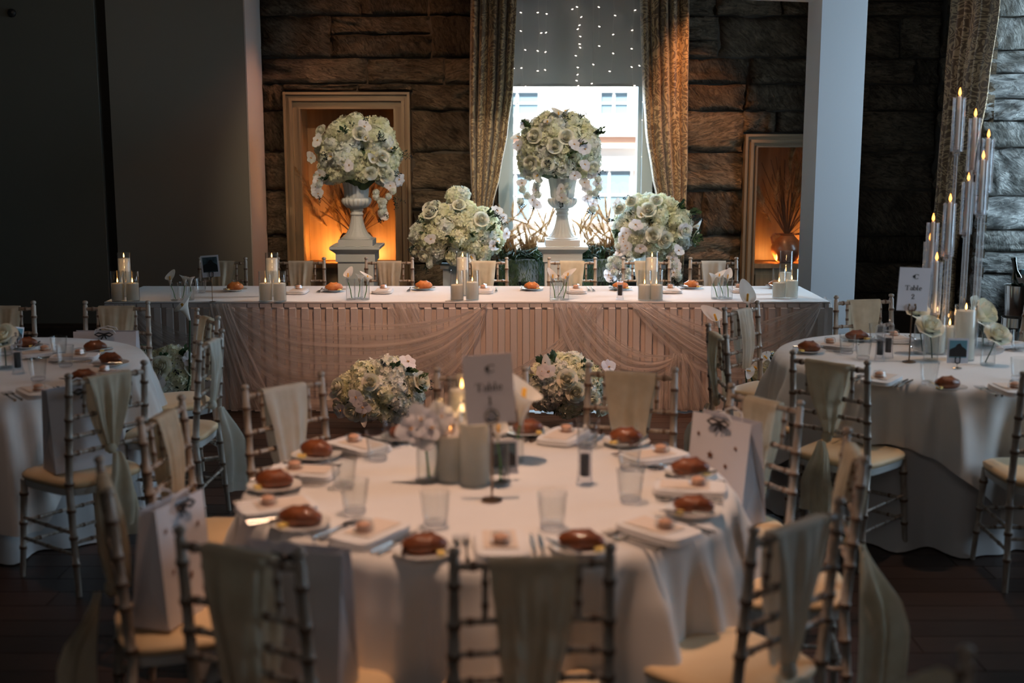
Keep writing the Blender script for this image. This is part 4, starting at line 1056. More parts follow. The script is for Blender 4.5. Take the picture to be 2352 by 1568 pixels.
round_cloth(T2, RT, 1.02, math.radians(-80+45), ('white cloth over round table 2 at right', 'floor-length grey-shaded under cloth of table 2', 'round table 2 at right under its cloth'), 5)
round_cloth(T3, RT, 1.04, math.radians(-60+45), ('white cloth over the dim round table at left', 'floor-length under cloth of the left table', 'dim round table at left under its cloth'), 8)

# ------------------------------------------------------------------ tableware prototypes
def thing(name, cat): return empty(name, (0, 0, -5), 'x', cat)
pl = MB().lathe([(.0, .0), (.045, 0), (.05, .004), (.084, .013), (.085, .015), (.05, .008), (0, .007)], 40, caps=False).build('bread_plate', 'plate'); tag(pl, 'x', 'plate'); PLATE = Proto(pl)
def roll_mesh(mat, seed):
    m = MB()
    def fn(u, v):
        a = u*2*PI; b = v*PI; d = Vector((math.cos(a)*math.sin(b), math.sin(a)*math.sin(b), -math.cos(b)))
        k = 1+.10*noise.noise(d*2+Vector((seed, 0, 0))); x = d.x*.058*k; y = d.y*.037*k; z = d.z*.030*k
        z += .005*math.exp(-((abs(x)-.02)/.006)**2)*(1 if d.z > 0 else 0)
        if z < -.02: z = -.02
        return (x, y, z+.020)
    m.grid(fn, 26, 16, 0, True); return m
ro = roll_mesh('crust', 1).build('bread_roll', 'crust', smooth=180); tag(ro, 'x', 'bread'); ROLL = Proto(ro)
ro2 = roll_mesh('crust_light', 4).build('bread_roll', 'crust_light', smooth=180); tag(ro2, 'x', 'bread'); ROLL2 = Proto(ro2)
bt = MB().box(-.014, .014, -.010, .010, 0, .009).build('butter_pat', 'butter', smooth=0); tag(bt, 'x', 'butter'); BUTTER = Proto(bt)
def knife(L):
    t = thing('table_knife', 'knife'); MB().tube([(0, -L/2, .005), (0, -L*.1, .005)], [.004, .005], 8).build('handle', 'steel', t)
    m = MB(); m.box(-.001, .001, -.0, .0, 0, 0)
    m = MB(); a = .008
    m.add([(-.004, -L*.1, .003), (.004, -L*.1, .003), (a, L*.1, .003), (.006, L*.42, .003), (-.002, L*.5, .003), (-.006, L*.2, .003)]+[(-.004, -L*.1, .006), (.004, -L*.1, .006), (a, L*.1, .005), (.006, L*.42, .005), (-.002, L*.5, .005), (-.006, L*.2, .005)],
          [(5,4,3,2,1,0), (6,7,8,9,10,11)]+[(i, (i+1) % 6, 6+(i+1) % 6, 6+i) for i in range(6)]); m.build('blade', 'steel', t, 30)
    return Proto(t)
KNIFE = knife(.22); BKNIFE = knife(.16); BKNIFE.root.name = 'butter_knife'
def fork():
    t = thing('table_fork', 'fork'); L = .20
    MB().tube([(0, -L/2, .006), (0, -L*.2, .004), (0, L*.12, .004), (0, L*.2, .006)], [.006, .004, .003, .006], 8).build('handle', 'steel', t)
    m = MB(); m.box(-.011, .011, L*.19, L*.28, .004, .007)
    for k in range(4): x = -.009+k*.006; m.tube([(x, L*.27, .0055), (x, L*.4, .004), (x, L*.5, .009)], [.0018, .0016, .0008], 6)
    m.build('tines', 'steel', t); return Proto(t)
FORK = fork()
def napkin():
    m = MB(); r2 = random.Random(2)
    for k, (w, l) in enumerate(((.070, .112), (.069, .110), (.068, .109))):
        z0 = .001+k*.0062
        def fn(u, v):
            a = u*2*PI; e = 7; ca, sa = math.cos(a), math.sin(a); kk = (abs(ca)**e+abs(sa)**e)**(-1/e)
            f = [.0, 1.0, 1.02, 1.0, .0][int(v*4+.5)]; zz_ = [0, .0, .003, .006, .006][int(v*4+.5)]
            return (kk*ca*w*f+.001*k, kk*sa*l*f, z0+zz_+.001*math.sin(a*3+k))
        m.grid(fn, 40, 4, 0, True)
    o = m.build('folded_napkin', 'linen', smooth=40); tag(o, 'x', 'napkin'); return Proto(o)
NAP = napkin()
mc = MB().box(-.045, .045, -.075, .075, 0, .0012).build('menu_card', 'menu', smooth=0); tag(mc, 'x', 'card'); MENU = Proto(mc)
def macaron():
    t = thing('wrapped_macaron', 'macaron')
    MB().lathe([(.018, 0), (.021, .003), (.021, .007), (.018, .010)], 20).build('shell', 'macaron', t); MB().lathe([(.0205, .0095), (.0205, .013)], 20).build('filling', 'cream', t)
    MB().lathe([(.019, .013), (.021, .015), (.020, .020), (.012, .025), (0, .026)], 20).build('shell', 'macaron', t)
    MB().lathe([(.028, 0), (.031, .006), (.026, .028), (.006, .033)], 9).build('wrapper', 'glass', t, 0)
    return Proto(t)
MAC = macaron()
def tumbler():
    t = thing('glass_tumbler', 'glass'); n = 24
    MB().lathe([(.030, .006), (.034, .03), (.0415, .10), (.0425, .1005), (.0405, .1), (.0325, .03), (.027, .018)], n, caps=False).build('bowl', 'glass', t)
    MB().lathe([(.0, .001), (.027, 0), (.031, .004), (.032, .014), (.026, .018), (0, .017)], n, caps=False).build('base', 'acrylic', t); return Proto(t)
TUM = tumbler()
def cyl_vase(water=True):
    t = thing('cylinder_vase', 'vase'); MB().lathe([(.0, .0), (.032, 0), (.034, .003), (.034, .15), (.0325, .151), (.032, .148), (.032, .008), (0, .007)], 24, caps=False).build('vase', 'glass', t)
    return Proto(t)
VASE = cyl_vase()
def mill():
    t = thing('pepper_mill', 'mill')
    MB().lathe([(.026, 0), (.028, .004), (.024, .02), (.022, .06), (.022, .12), (.026, .135)], 10, caps=False).build('body', 'acrylic', t, 20)
    MB().lathe([(.015, .03), (.015, .10)], 14).build('peppercorns', 'pepper', t)
    MB().lathe([(.025, .137), (.026, .14), (.024, .168), (.014, .176), (.0, .178)], 14).build('cap', 'acrylic', t, 30)
    MB().lathe([(.004, .176), (.004, .184), (.007, .189), (0, .195)], 10).build('knob', 'steel', t); return Proto(t)
MILL = mill()
def candle(glass_h, wax_h, r=.045):
    t = thing('candle_vase', 'candle')
    MB().lathe([(.0, .0), (r-.002, 0), (r, .003), (r, glass_h), (r-.001, glass_h+.001), (r-.003, glass_h), (r-.003, .006), (0, .005)], 28, caps=False).build('glass_cylinder', 'glass', t)
    MB().lathe([(r-.005, .008), (r-.004, wax_h-.004), (r-.007, wax_h), (.006, wax_h-.003), (0, wax_h-.003)], 28, caps=False).build('wax', 'sandwax', t, 60)
    MB().tube([(0, 0, wax_h-.004), (.001, 0, wax_h+.007)], .0013, 5).build('wick', 'wick', t)
    MB().lathe([(0, wax_h+.004), (.0045, wax_h+.010), (.0050, wax_h+.016), (.003, wax_h+.026), (0, wax_h+.037)], 10, caps=False).build('flame', 'flame', t)
    return Proto(t)
C_SH = candle(.20, .12); C_LOW = candle(.20, .105); C_TALL = candle(.30, .262); C_TLOW = candle(.30, .15)
def gift_bag(loc, rz, w, d, h, label, stars=True, tilt=0, bow=True, hnd=True):
    t = empty('gift_bag', loc, label, 'gift bag', rz=rz); t.rotation_euler.y = tilt
    m = MB(); th = .002
    b = [(-w/2, -d/2), (w/2, -d/2), (w/2, d/2), (-w/2, d/2)]; k = .80
    vs = [(x, y, 0) for x, y in b]+[(x*1.02, y*k*.5, h) for x, y in b]
    vs += [(0+(-w/2)*.985, 0, h*.98), (w/2*.985, 0, h*.98)]
    m.add(vs, [(3,2,1,0), (0,1,5,4), (2,3,7,6)]); 
    # gusseted sides
    for s in (0, 1):
        if s: a, bb_, c_, d_ = 1, 2, 6, 5
        else: a, bb_, c_, d_ = 3, 0, 4, 7
        gx = (w/2-.03) if s else -(w/2-.03)
        m.add([vs[a], vs[bb_], vs[c_], vs[d_], (gx, 0, h*.97), ((w/2 if s else -w/2), 0, h*.35)], [(0, 1, 5), (1, 2, 4, 5), (0, 5, 4, 3)])
    o = m.build('paper', 'bag', t, 0); s_ = o.modifiers.new('s', 'SOLIDIFY'); s_.thickness = .0015
    if stars:
        for i, (x, z, r) in enumerate(((-.36, .80, .010), (-.12, .62, .017), (.16, .55, .011), (.30, .74, .010), (-.30, .45, .010), (.05, .35, .014), (.36, .30, .010), (-.15, .2, .011))):
            sm = MB(); yy_ = -d/2*(1-z*(1-k*.5))-.004; vs2 = [(x*w, yy_, z*h)]
            for j in range(10): aa = j*PI/5+PI/2; rr_ = r if j % 2 == 0 else r*.42; vs2.append((x*w+rr_*math.cos(aa), yy_, z*h+rr_*math.sin(aa)))
            sm.add(vs2, [(0, 1+j, 1+(j+1) % 10) for j in range(10)]); so = sm.build('star', 'copper', t, 0); q_ = so.modifiers.new('s', 'SOLIDIFY'); q_.thickness = .0008
    if bow:
        m = MB(); yb_ = -d*.2-.01
        for s in (-1, 1): m.tube([(0, yb_, h*.96), (s*.03, yb_-.008, h*.985), (s*.05, yb_-.008, h*.955), (s*.03, yb_-.006, h*.92), (0, yb_, h*.95)], .0045, 6)
        m.tube([(0, yb_, h*.95), (-.018, yb_-.005, h*.86)], .0035, 6); m.tube([(0, yb_, h*.95), (.012, yb_-.005, h*.87)], .0035, 6); m.build('bow', 'ribbon', t)
    if hnd:
        for s in (-1, 1):
            m = MB(); m.tube([(-w*.18, s*d*.2, h*.96), (-w*.14, s*d*.25, h*1.04), (0, s*d*.28, h*1.075), (w*.14, s*d*.25, h*1.04), (w*.18, s*d*.2, h*.96)], .003, 6); m.build('handle', 'linen', t)
    return t
# lettering built as thick-and-thin strokes
def letters(lines, mat='ink'):
    m = None; out = []
    def quad(x0, y0, x1, y1): m.add([(x0, 0, y0), (x1, 0, y0), (x1, 0, y1), (x0, 0, y1)], [(0,1,2,3)])
    def arc(cx, cy, rx, ry, tx, ty, a0, a1, n=18):
        vs = []
        for k in range(n+1):
            a = a0+(a1-a0)*k/n; vs += [(cx+rx*math.cos(a), 0, cy+ry*math.sin(a)), (cx+(rx-tx)*math.cos(a), 0, cy+(ry-ty)*math.sin(a))]
        m.add(vs, [(2*k, 2*k+1, 2*k+3, 2*k+2) for k in range(n)])
    def glyph(ch, x, y, s):
        T, t = .13*s, .045*s
        if ch == 'T': quad(x+.26*s, y, x+.26*s+T, y+.7*s); quad(x, y+.7*s-t, x+.65*s, y+.7*s); quad(x, y+.5*s, x+t, y+.7*s); quad(x+.65*s-t, y+.5*s, x+.65*s, y+.7*s); quad(x+.15*s, y, x+.5*s, y+t*.8); return .66*s
        if ch == 'a': arc(x+.17*s, y+.15*s, .17*s, .16*s, .09*s, t, PI*.4, PI*2); quad(x+.27*s, y, x+.27*s+T*.8, y+.34*s); arc(x+.20*s, y+.33*s, .17*s, .14*s, T*.8, t, 0, PI*.9); return .43*s
        if ch == 'b': quad(x, y, x+T*.9, y+.74*s); arc(x+.22*s, y+.23*s, .23*s, .24*s, T, t, -PI*.95, PI*.95); return .49*s
        if ch == 'l': quad(x, y, x+T, y+.74*s); quad(x-.05*s, y, x+T+.05*s, y+t*.7); quad(x-.05*s, y+.74*s-t*.7, x+T, y+.74*s); return .23*s
        if ch == 'e': arc(x+.21*s, y+.23*s, .21*s, .24*s, T, t, .05, PI*1.8); quad(x+.05*s, y+.23*s, x+.42*s, y+.23*s+t); return .44*s
        if ch == '1': quad(x+.1*s, y, x+.1*s+T*1.2, y+.72*s); quad(x, y, x+.36*s, y+t); m.add([(x, 0, y+.58*s), (x+.1*s, 0, y+.72*s), (x+.1*s, 0, y+.62*s)], [(0,1,2)]); return .36*s
        if ch == '2': arc(x+.2*s, y+.5*s, .21*s, .21*s, T, t, -PI*.25, PI*1.0); m.add([(x+.35*s, 0, y+.36*s), (x+.24*s, 0, y+.42*s), (x, 0, y+.02*s), (x+.1*s, 0, y+.02*s)], [(0,1,2,3)]); quad(x, y, x+.42*s, y+.09*s); quad(x+.38*s, y, x+.42*s, y+.2*s); arc(x+.06*s, y+.5*s, .07*s, .07*s, .07*s, .07*s, 0, 2*PI, 10); return .42*s
        if ch == 'C':
            arc(x+.36*s, y+.35*s, .36*s, .36*s, .19*s, t, PI*.22, PI*1.80); quad(x+.62*s, y+.46*s, x+.66*s, y+.70*s)
            for dx, dy, r_ in ((-.05, .42, .10), (-.10, .32, .09), (.0, .30, .11), (.04, .48, .09), (-.02, .2, .07), (.08, .38, .11)): arc(x+dx*s, y+dy*s, r_*s, r_*s, r_*s, r_*s, 0, 2*PI, 8)
            return .7*s
        return .3*s
    for txt, cx, y, s in lines:
        w = {'T': .70, 'a': .46, 'b': .52, 'l': .27, 'e': .46, '1': .36, '2': .42, 'C': .66}; tot = sum(w[c] for c in txt)*s; x = cx-tot/2
        for c in txt: m = MB(); glyph(c, x, y, s); x += w[c]*s; out.append(m)
    return out
def sign(base, num, label, card_h, rz, tilt, hoop):
    t = empty('table_sign', base, label, 'table sign', rz=rz)
    MB().lathe([(.032, 0), (.032, .003), (.02, .007), (.005, .009), (.004, .014)], 24).build('foot', 'bronze', t)
    MB().tube([(0, 0, .005), (0, 0, card_h+.01)], .0035, 8).build('pole', 'bronze', t)
    m = MB()
    if hoop: m.tube([(.019*math.cos(a), .0, card_h+.026+.019*math.sin(a)) for a in [k*PI/8 for k in range(16)]], .005, 7, closed=True)
    for s in (-1, 1):
        m.tube([(0, 0, card_h+.005), (s*.012, 0, card_h+.004), (s*.018, 0, card_h+.014), (s*.017, -.003, card_h+.028)], .0035, 6); m.ball((s*.014, -.004, card_h+.034), .006, .005, .006, 8, 6)
    m.build('clip', 'steel' if hoop else 'bronze', t)
    c = MB().box(-.074, .074, -.0008, .0008, 0, .21).build('card', 'card', t, 0); c.location = (0, .004, card_h+.004); c.rotation_euler.y = tilt
    for lm in letters([('C', .008, .155, .034), ('Table', 0, .100, .034), (num, 0, .058, .034)]): l = lm.build('letter', 'ink', c, 0); l.location = (0, -.0016, 0)
    return t
def photo_card(base, label, h, s, rz, kind, lean=0):
    t = empty('photo_card', base, label, 'photo card', rz=rz)
    MB().lathe([(.022, 0), (.022, .002), (.01, .005), (.003, .006)], 20).build('foot', 'bronze' if kind != 'b' else 'steel', t)
    MB().tube([(0, 0, .004), (0, 0, h)], .0022, 6).build('pole', 'bronze' if kind != 'b' else 'steel', t)
    m = MB()
    for a in (-1, 1): m.tube([(0, -.001, h), (a*.009*s, -.003, h+.004), (a*.010*s, -.003, h+.022*s)], .0028, 6); m.ball((a*.009*s, -.004, h+.025*s), .0045, .004, .005, 8, 5)
    m.build('clip', 'black', t)
    c = MB().box(-.044*s, .044*s, -.0008, .0008, 0, .107*s).build('card', 'card', t, 0); c.location = (0, .002, h+.001); c.rotation_euler.y = lean
    p = MB().box(-.036*s, .036*s, -.0022, -.0008, .024*s, .098*s).build('photograph', 'photo_sky' if kind == 'b' else 'photo', c, 0)
    m = MB(); pts = [(-.036, .028), (.036, .028), (.036, .055), (.028, .064), (.016, .072), (.008, .086), (-.004, .082), (-.012, .070), (-.030, .062), (-.036, .056)]
    m.add([(x*s, -.0026, z*s) for x, z in pts], [tuple(range(len(pts)))]); m.build('dark_hill', 'photo_hill', c, 0)
    return t

# ------------------------------------------------------------------ place settings
def rim_dir(p, c): d = Vector((p.x-c.x, p.y-c.y, 0)).normalized(); return d
def at_table(px, py, dz=0): v = P(px, py, .753); v.z = .753+dz; return v
def face_in(p, c): d = rim_dir(p, c); return math.atan2(d.x, -d.y)      # local +Y points to the table centre
def setting(c, tab, where, roll=None, mac=None, tum=None, light=False, kn=True, spin=0):
    W_ = '%s, %s' % (tab, where); g = tab
    if roll:
        p = P(roll[0], roll[1], .78); p.z = .7535; rz = face_in(p, c) if c else 0
        PLATE.put(p, rz, 'white side plate under bread, '+W_, 'side plates'); RR = ROLL2 if light else ROLL
        rd = R.uniform(-.3, .3)+(0 if c else 0); RR.put(p+Vector((0, 0, .0085)), rd, ('golden' if light else 'dark brown')+' bread roll, '+W_, 'bread rolls', scale=(R.uniform(.92, 1.1), R.uniform(.9, 1.1), R.uniform(.9, 1.08)))
        BUTTER.put(p+Vector((.045*(1 if R.random() < .5 else -1), -.035, .0105)), R.uniform(0, 2), 'yellow butter pat, '+W_, 'butter pats')
        BKNIFE.put(p+Vector((math.cos(rz)*-.056, math.sin(rz)*-.056-.0, .016)), rz+.25, 'butter knife on side plate, '+W_, 'butter knives')
    if mac:
        p = P(mac[0], mac[1], .78); p.z = .7535; rz = (face_in(p, c) if c else PI)+spin; f = Vector((-math.sin(rz), math.cos(rz), 0)); s = Vector((math.cos(rz), math.sin(rz), 0))
        NAP.put(p+f*.02, rz, 'folded white napkin, '+W_, 'folded napkins'); MENU.put(p+f*.035+Vector((0,0,.0212)), rz, 'small blush card on napkin, '+W_, 'blush cards')
        MAC.put(p-f*.005+Vector((0,0,.0235)), rz, 'clear-wrapped pink macaron, '+W_, 'wrapped macarons')
        if kn:
            for k in (0, 1):
                KNIFE.put(p+f*.02+s*(.088+.022*k), rz, 'silver knife %s, %s' % (('next to napkin', 'outermost right of napkin')[k], W_), 'table knives')
                FORK.put(p+f*.02-s*(.090+.026*k), rz, 'silver fork %s, %s' % (('next to napkin', 'outermost left of napkin')[k], W_), 'table forks')
    if tum:
        p = P(tum[0], tum[1], .753); p.z = .7535; TUM.put(p, R.uniform(0, 1), 'clear water tumbler, '+W_, 'water tumblers')
T = [('front centre place', (975,1250), (1150,1243), (1268,1212)), ('front left place', (690,1188), (838,1215), (1000,1208)), ('left place', (630,1103), (619,1154), (815,1178)), ('upper left place', (727,1033), (680,1073), (790,1120)),
     ('back left place', (928,992), (815,1011), (868,1056)), ('back centre place', (1212,980), (1078,976), (905,1012)), ('back right place', (1438,1003), (1300,989), (1350,1028)), ('place by the starred bag', (1585,1073), (1515,1035), (1445,1078)),
     ('right-hand place', (1593,1160), (1600,1110), (1447,1152)), ('front right place', (1335,1240), (1525,1208), None)]
for w_, a, b, t_ in T: setting(T1, 'foreground table', w_, a, b, t_)
T = [('near left place', (2176,880), (2021,864), (2133,884)), ('far left place', (1858,797), (1908,786), (1982,825)), ('back place', (1968,770), (2054,769), (1945,812)), ('back right place', None, (2313,783), (2338,805)), ('near right place', None, (2330,888), (2340,872)), ('rear centre', None, None, (2012,786))]
for w_, a, b, t_ in T: setting(T2, 'right-hand table', w_, a, b, t_, kn=(w_ != 'rear centre'))
T = [('back right place', (219,797), (180,812), (137,818)), ('right place', (254,826), (237,850), (151,842)), ('back place', (59,787), (100,803), (13,816)), ('near right place', (193,864), (88,893), (88,874))]
for w_, a, b, t_ in T: setting(T3, 'the left table', w_, a, b, t_)
hd = ['by the photo card', 'in front of the amber alcove', 'left of the left candles', 'in the centre', 'behind the pepper mill', 'right of the right candles', 'at the far right end']
hr = [(540,659), (767,660), (973,656), (1221,657), (1425,656), (1588,653), (1785,652)]; hn = [None, (685,662), (880,661), (1110,661), (1323,661), (1540,660), (1697,659)]
for i in range(7): setting(None, 'the head table', hd[i], hr[i], hn[i], None, light=True, kn=False)
for i, (x, y) in enumerate(((735,668), (940,666), (1128,667), (1140,667), (1352,666), (1362,666), (1560,664))): FORK.put(at_table(x, y), PI, 'small silver fork lying on the head table, %s from the left' % ['first', 'second', 'third', 'fourth', 'fifth', 'sixth', 'last'][i], 'forks on the head table')
TUM.put(at_table(462, 672), 0, 'clear tumbler on the head table next to the calla vases', 'water tumblers')
# head-table candles
def trio(name, fl_, fr, bk, tall=C_TALL, l=C_SH, r=C_SH):
    for (x, y), pr, w in ((fl_, l, 'front left'), (fr, r, 'front right'), (bk, tall, 'tallest, at the back')):
        pr.put(at_table(x, y), 0, 'white candle in a glass cylinder, %s of the %s trio' % (w, name), 'candle trios on the head table')
trio('far left', (272,691), (306,691), (289,680)); trio('left', (611,691), (643,691), (627,680)); trio('centre', (1050,689), (1085,688), (1063,678), l=C_LOW)
trio('right of centre', (1480,689), (1507,689), (1496,678), l=C_LOW, r=C_LOW); trio('far right', (1788,684), (1817,684), (1803,674), tall=C_TLOW, l=C_LOW)
def glow(p, e=.9):
    l = bpy.data.lights.new('candle_glow', 'POINT'); l.energy = e; l.color = (1, .55, .22); l.shadow_soft_size = .012
    o = bpy.data.objects.new('candle_glow', l); COL.objects.link(o); o.location = p
for x, y in ((289,688), (627,688), (1068,686), (1493,686), (1803,682)): q = at_table(x, y); glow(q+Vector((0, .02, .235)), .5)
for x, y in ((1050,1095), (2165,812)): q = at_table(x, y); glow(q+Vector((0, 0, .22)), .25)
# calla vases
def calla_vase(px, py, bx, by, lab, s=1.0, ln=(0, 0), Y=None, d=None, bloom='calla', stemmat='stem', bs=1.0, z0=.7535, vase=True):
    p = at_table(px, py); p.z = z0
    if vase: v = VASE.put(p, 0, 'clear cylinder vase holding '+lab, 'cylinder vases', scale=(s, s, s))
    b = PY(bx, by, p.y-.01 if Y is None else Y)-p
    t = empty({'calla': 'calla_lily', 'rose': 'cut_rose'}.get(bloom, 'orchid'), p+Vector((0, 0, .012)), lab, 'flower')
    bz_ = b-Vector((0, 0, .012)); st = Vector((-b.x*.35*s, 0, 0)); st.x = max(-.022*s, min(.022*s, st.x))
    n_ = 'stem'
    MB().tube([st, st.lerp(bz_, .5)+Vector((.004, 0, 0)), bz_], .0030*s, 6).build(n_, stemmat, t)
    if bloom == 'calla': o = ob('calla_bloom', CAL, t, bz_-Vector((0,0,.01))); orient(o, d or (b.x*1.5+.1, -.3, 1), bx % 6); o.scale = (.95*bs,)*3
    elif bloom == 'rose':
        o = ob('rose', ROSE[0], t, bz_); orient(o, d or (.1, -.6, .7), 1); o.scale = (bs,)*3
        m = MB()
        for k in range(5): a = k*2*PI/5; dd = Vector((math.cos(a)*.035, math.sin(a)*.035, .005)); sd = Vector((-math.sin(a), math.cos(a), 0))*.008; c = bz_-Vector((0,0,.025)); m.add([c-sd*.4, c+dd*.5+sd, c+dd*1.2-Vector((0,0,.01)), c+dd*.5-sd], [(0,1,2,3)])
        m.build('sepals', 'leaf', t, 0)
    else:
        for k, (ox, oz) in enumerate(((0, 0), (.03, .025), (-.03, .02), (.0, .05))): o = ob('orchid_bloom', ORC[0], t, bz_+Vector((ox, -.01, oz-.01))); orient(o, (ox*8, -1, .2), k); o.scale = (bs,)*3
    return t
calla_vase(401, 690, 391, 652, 'curled calla lily leaning left, left of the photo card', .8); calla_vase(421, 688, 424, 652, 'calla lily in the middle of the far left vase group', .8); calla_vase(437, 689, 437, 655, 'calla lily nearest the photo card on the head table', .8)
calla_vase(806, 688, 799, 645, 'calla lily leaning left in the vase before the left urn', .95); calla_vase(824, 686, 826, 649, 'calla lily in the middle vase before the left urn', .9); calla_vase(839, 688, 843, 650, 'calla lily in the right vase before the left urn', .9)
calla_vase(1273, 689, 1268, 648, 'small calla lily below the centre urn', .9); calla_vase(1296, 689, 1302, 644, 'two-tone calla lily below the centre urn', .9); calla_vase(1285, 684, 1296, 650, 'calla lily at the back of the centre vases', .9)
calla_vase(1644, 686, 1636, 648, 'calla lily leaning left in the right-hand vases', .95); calla_vase(1658, 683, 1650, 646, 'calla lily second of the right-hand vases', .9); calla_vase(1671, 686, 1669, 648, 'upright calla lily in the tall right-hand vase', 1.0)
MILL.put(at_table(1424, 688), .2, 'clear pepper mill standing on the head table', 'pepper mills')
pc = photo_card(at_table(488, 693), 'tall stand with white-framed photo card on the head table', .165, 1.35, 0, 'a', -.07)
# table 1 centrepiece
for (x, y), pr, w in (((1035,1104), candle(.26, .15, .046), 'left, flame showing beside the sign'), ((1090,1112), candle(.24, .20, .050), 'right, behind the sign'), ((1062,1072), C_TALL, 'tallest, at the back')):
    pr.put(at_table(x, y), 0, 'large candle in glass on table 1, '+w, 'table 1 candles')
sign(at_table(1130, 1148), '1', 'upright white card sign reading Table 1 on a chrome hoop stand', .232, .05, -.07, True)
calla_vase(982, 1106, 968, 990, 'white orchid bloom in the left vase of table 1', 1.0, bloom='orchid', bs=1.0); calla_vase(1003, 1100, 1015, 985, 'second white orchid bloom beside the table 1 candle', 1.0, bloom='orchid', bs=1.0)
calla_vase(1180, 1062, 1196, 968, 'pointed calla lily right of the table 1 sign', 1.0, bs=1.9, d=(.1, -.1, 1)); calla_vase(1148, 1112, 1142, 1010, 'short calla lily behind the table 1 sign pole', .9)
photo_card(at_table(1158, 1104), 'small dark photo card among the table 1 vases', .02, 1.05, .2, 'a')
MILL.put(at_table(1343, 1113), 0, 'clear pepper mill on table 1, right of the sign', 'pepper mills')
# table 2 centrepiece
sign(at_table(2088, 831), '2', 'upright white card sign reading Table 2 on a bronze stand', .247, -.03, .035, False)
calla_vase(2113, 812, 2104, 712, 'cream rose behind the table 2 sign', 1.0, bloom='rose', stemmat='stem_dark', bs=1.0)
calla_vase(2137, 828, 2134, 752, 'open pale rose right of the table 2 sign', 1.05, bloom='rose', stemmat='stem_dark', bs=1.05)
calla_vase(2268, 838, 2290, 770, 'white rose leaning right beside the tall candles', 1.0, bloom='rose', stemmat='stem_dark', bs=1.0)
calla_vase(2255, 800, 2252, 722, 'large white bloom behind the tall candles', 1.0, bloom='rose', stemmat='stem_dark', bs=1.5, d=(.5, -.5, .5))
photo_card(at_table(2198, 845), 'white-framed landscape photo card on table 2', .022, 1.12, -.08, 'b')
MILL.put(at_table(2020, 828), 0, 'clear pepper mill on table 2, the nearer one', 'pepper mills'); MILL.put(at_table(2039, 822), .3, 'clear pepper mill on table 2, the further one', 'pepper mills')
for (x, y), pr, w in (((2212,826), candle(.27, .245, .052), 'tallest, right of the photo card'), ((2150,812), candle(.20, .145, .045), 'left of the photo card'), ((2178,806), candle(.20, .13, .045), 'at the back')):
    pr.put(at_table(x, y), 0, 'large candle in glass on table 2, '+w, 'table 2 candles')
# tall acrylic candelabra
cb = P(2196, 800, .753); can = empty('candelabra', (cb.x, cb.y, .7535), 'tall clear acrylic candelabra of stepped tube candles on table 2', 'candelabra')
MB().lathe([(0, 0), (.23, 0), (.235, .006), (.23, .012), (0, .012)], 40, caps=False).build('base_plate', 'acrylic', can)
arms = [(2205,212,0), (2241,260,.03), (2271,308,-.02), (2259,357,-.09), (2225,407,.09), (2183,455,-.08), (2144,500,.0), (2137,545,.07), (2152,590,-.1)]
gm = MB().lathe([(.026, 0), (.031, .004), (.031, .27), (.029, .27), (.029, .006), (.0, .005)], 20, caps=False).mesh('glass_tube', 'acrylic')
cm = MB().lathe([(.0, .012), (.011, .012), (.0095, .27), (.006, .278), (0, .28)], 14, caps=False).mesh('taper_candle', 'wax'); fm = MB().lathe([(0, .276), (.007, .287), (.007, .297), (.003, .312), (0, .32)], 10, caps=False).mesh('flame', 'led')
hm = MB().lathe([(.008, -.018), (.020, -.012), (.012, -.004), (.021, .004), (.013, .012), (.020, .018), (.012, .024)], 16).mesh('holder', 'acrylic')
for i, (x, y, oy) in enumerate(arms):
    t_ = PY(x, y, cb.y+oy)-Vector(can.location); z = t_.z-.295; px_, py_ = t_.x, oy
    MB().tube([(px_, py_, .01), (px_, py_, z-.01)], .009, 10).build('stem', 'rod', can)
    for nm_, me_ in (('glass_tube', gm), ('holder', hm), ('taper_candle', cm), ('flame', fm)): ob(nm_, me_, can, (px_, py_, z))
# left table centre
MILL.put(at_table(42, 858), 0, 'clear pepper mill on the left table', 'pepper mills'); photo_card(at_table(38, 802), 'small tilted photo card on the left table', .03, .8, .9, 'b', .2)
calla_vase(14, 845, 6, 775, 'pale yellow rose at the left frame edge', 1.0, bloom='rose', stemmat='stem_dark', bs=1.1)
# gift bags on the seats
def seat(k, f=.22): mid, rz, n = CHAIRS[k]; p = mid+n*f; p.z = .477; return p, rz
p, rz = seat('R4', .18); gift_bag(p, -.9, .27, .14, .37, 'white gift bag with copper stars and dark bow, right of table 1')
p, rz = seat('L', .17); gift_bag(p, rz+2.5, .26, .12, .34, 'white gift bag on the far left chair of table 1', tilt=.05)
p, rz = seat('FL', .20); gift_bag(p, rz+.22, .28, .13, .36, 'plain white gift bag on the front left chair of table 1', stars=False)
p, rz = seat('T3C', .19); gift_bag(p, rz-.2, .30, .13, .34, 'pinkish white gift bag behind the front chair of the left table', stars=False)
p, rz = seat('T3D', .20); gift_bag(p, rz+PI, .34, .12, .30, 'white starred gift bag on the back chair of the left table')
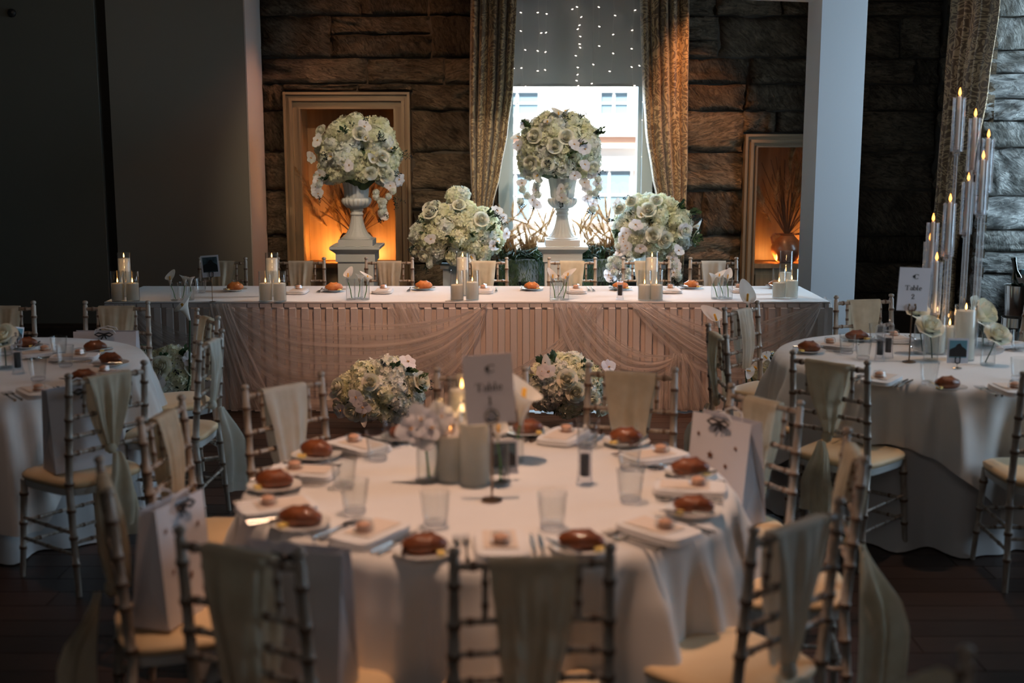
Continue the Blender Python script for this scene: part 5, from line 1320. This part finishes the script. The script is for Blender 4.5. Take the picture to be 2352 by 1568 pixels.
# wine cooler at the right edge
wc = PY(2337, 690, 7.9); zt = PY(2337, 655, 7.9).z
e = empty('wine_cooler', (wc.x, 7.9, 0), 'tall steel wine cooler on a stand at the right frame edge', 'wine cooler')
h_ = .24; MB().lathe([(.065, zt-h_), (.075, zt-h_+.01), (.085, zt), (.090, zt+.003), (.082, zt), (.070, zt-h_+.02)], 28, caps=False).build('bucket', 'steel', e)
MB().lathe([(.09, zt-h_-.03), (.093, zt-h_-.03), (.093, zt-h_+.03), (.09, zt-h_+.03)], 28, caps=False).build('ring', 'steel', e)
MB().lathe([(.14, 0), (.14, .012), (.02, .03), (.012, .05), (.012, zt-h_-.05), (.06, zt-h_-.02), (.06, zt-h_)], 24).build('stand', 'steel', e)
MB().lathe([(.037, -.2), (.037, .0), (.03, .04), (.015, .08), (.0145, .15), (.017, .152), (.017, .165), (0, .166)], 20).build('wine_bottle', 'bottle', loc=(wc.x-.01, 7.9, zt+.02))
tag(bpy.data.objects['wine_bottle'], 'dark green wine bottle tilted in the steel cooler', 'bottle'); bpy.data.objects['wine_bottle'].rotation_euler = (.0, -.22, 0)
m = MB()
def nk(u, v): a = -1.2+u*3.4; r = .095+.02*math.sin(u*14)*v; return (r*math.cos(a)+.02*v, -r*math.sin(a), .06-.17*v*(.6+.4*math.sin(u*5)))
m.grid(nk, 24, 10); o = m.build('cloth_napkin', 'linen', smooth=180, loc=(wc.x+.01, 7.9, zt)); tag(o, 'white cloth napkin draped over the wine cooler rim', 'napkin')
# ceiling downlights above the frame are plain fittings at the lamps' places
for i, (x, y) in enumerate(((-.1, 5.6), (-.1, 3.35), (2.2, 5.6), (-2.4, 5.2))):
    o = MB().lathe([(.05, 0), (.065, .0), (.065, .02), (.05, .02)], 24, caps=False).build('downlight_ring', 'steel', loc=(x, y, 3.98)); tag(o, 'round steel ceiling downlight ring above the %s' % ['head table', 'first table', 'second table', 'left table'][i], 'downlight')
for p_ in (PLATE, ROLL, ROLL2, BUTTER, KNIFE, BKNIFE, FORK, NAP, MENU, MAC, TUM, VASE, MILL, C_SH, C_LOW, C_TALL, C_TLOW):
    assert p_.used
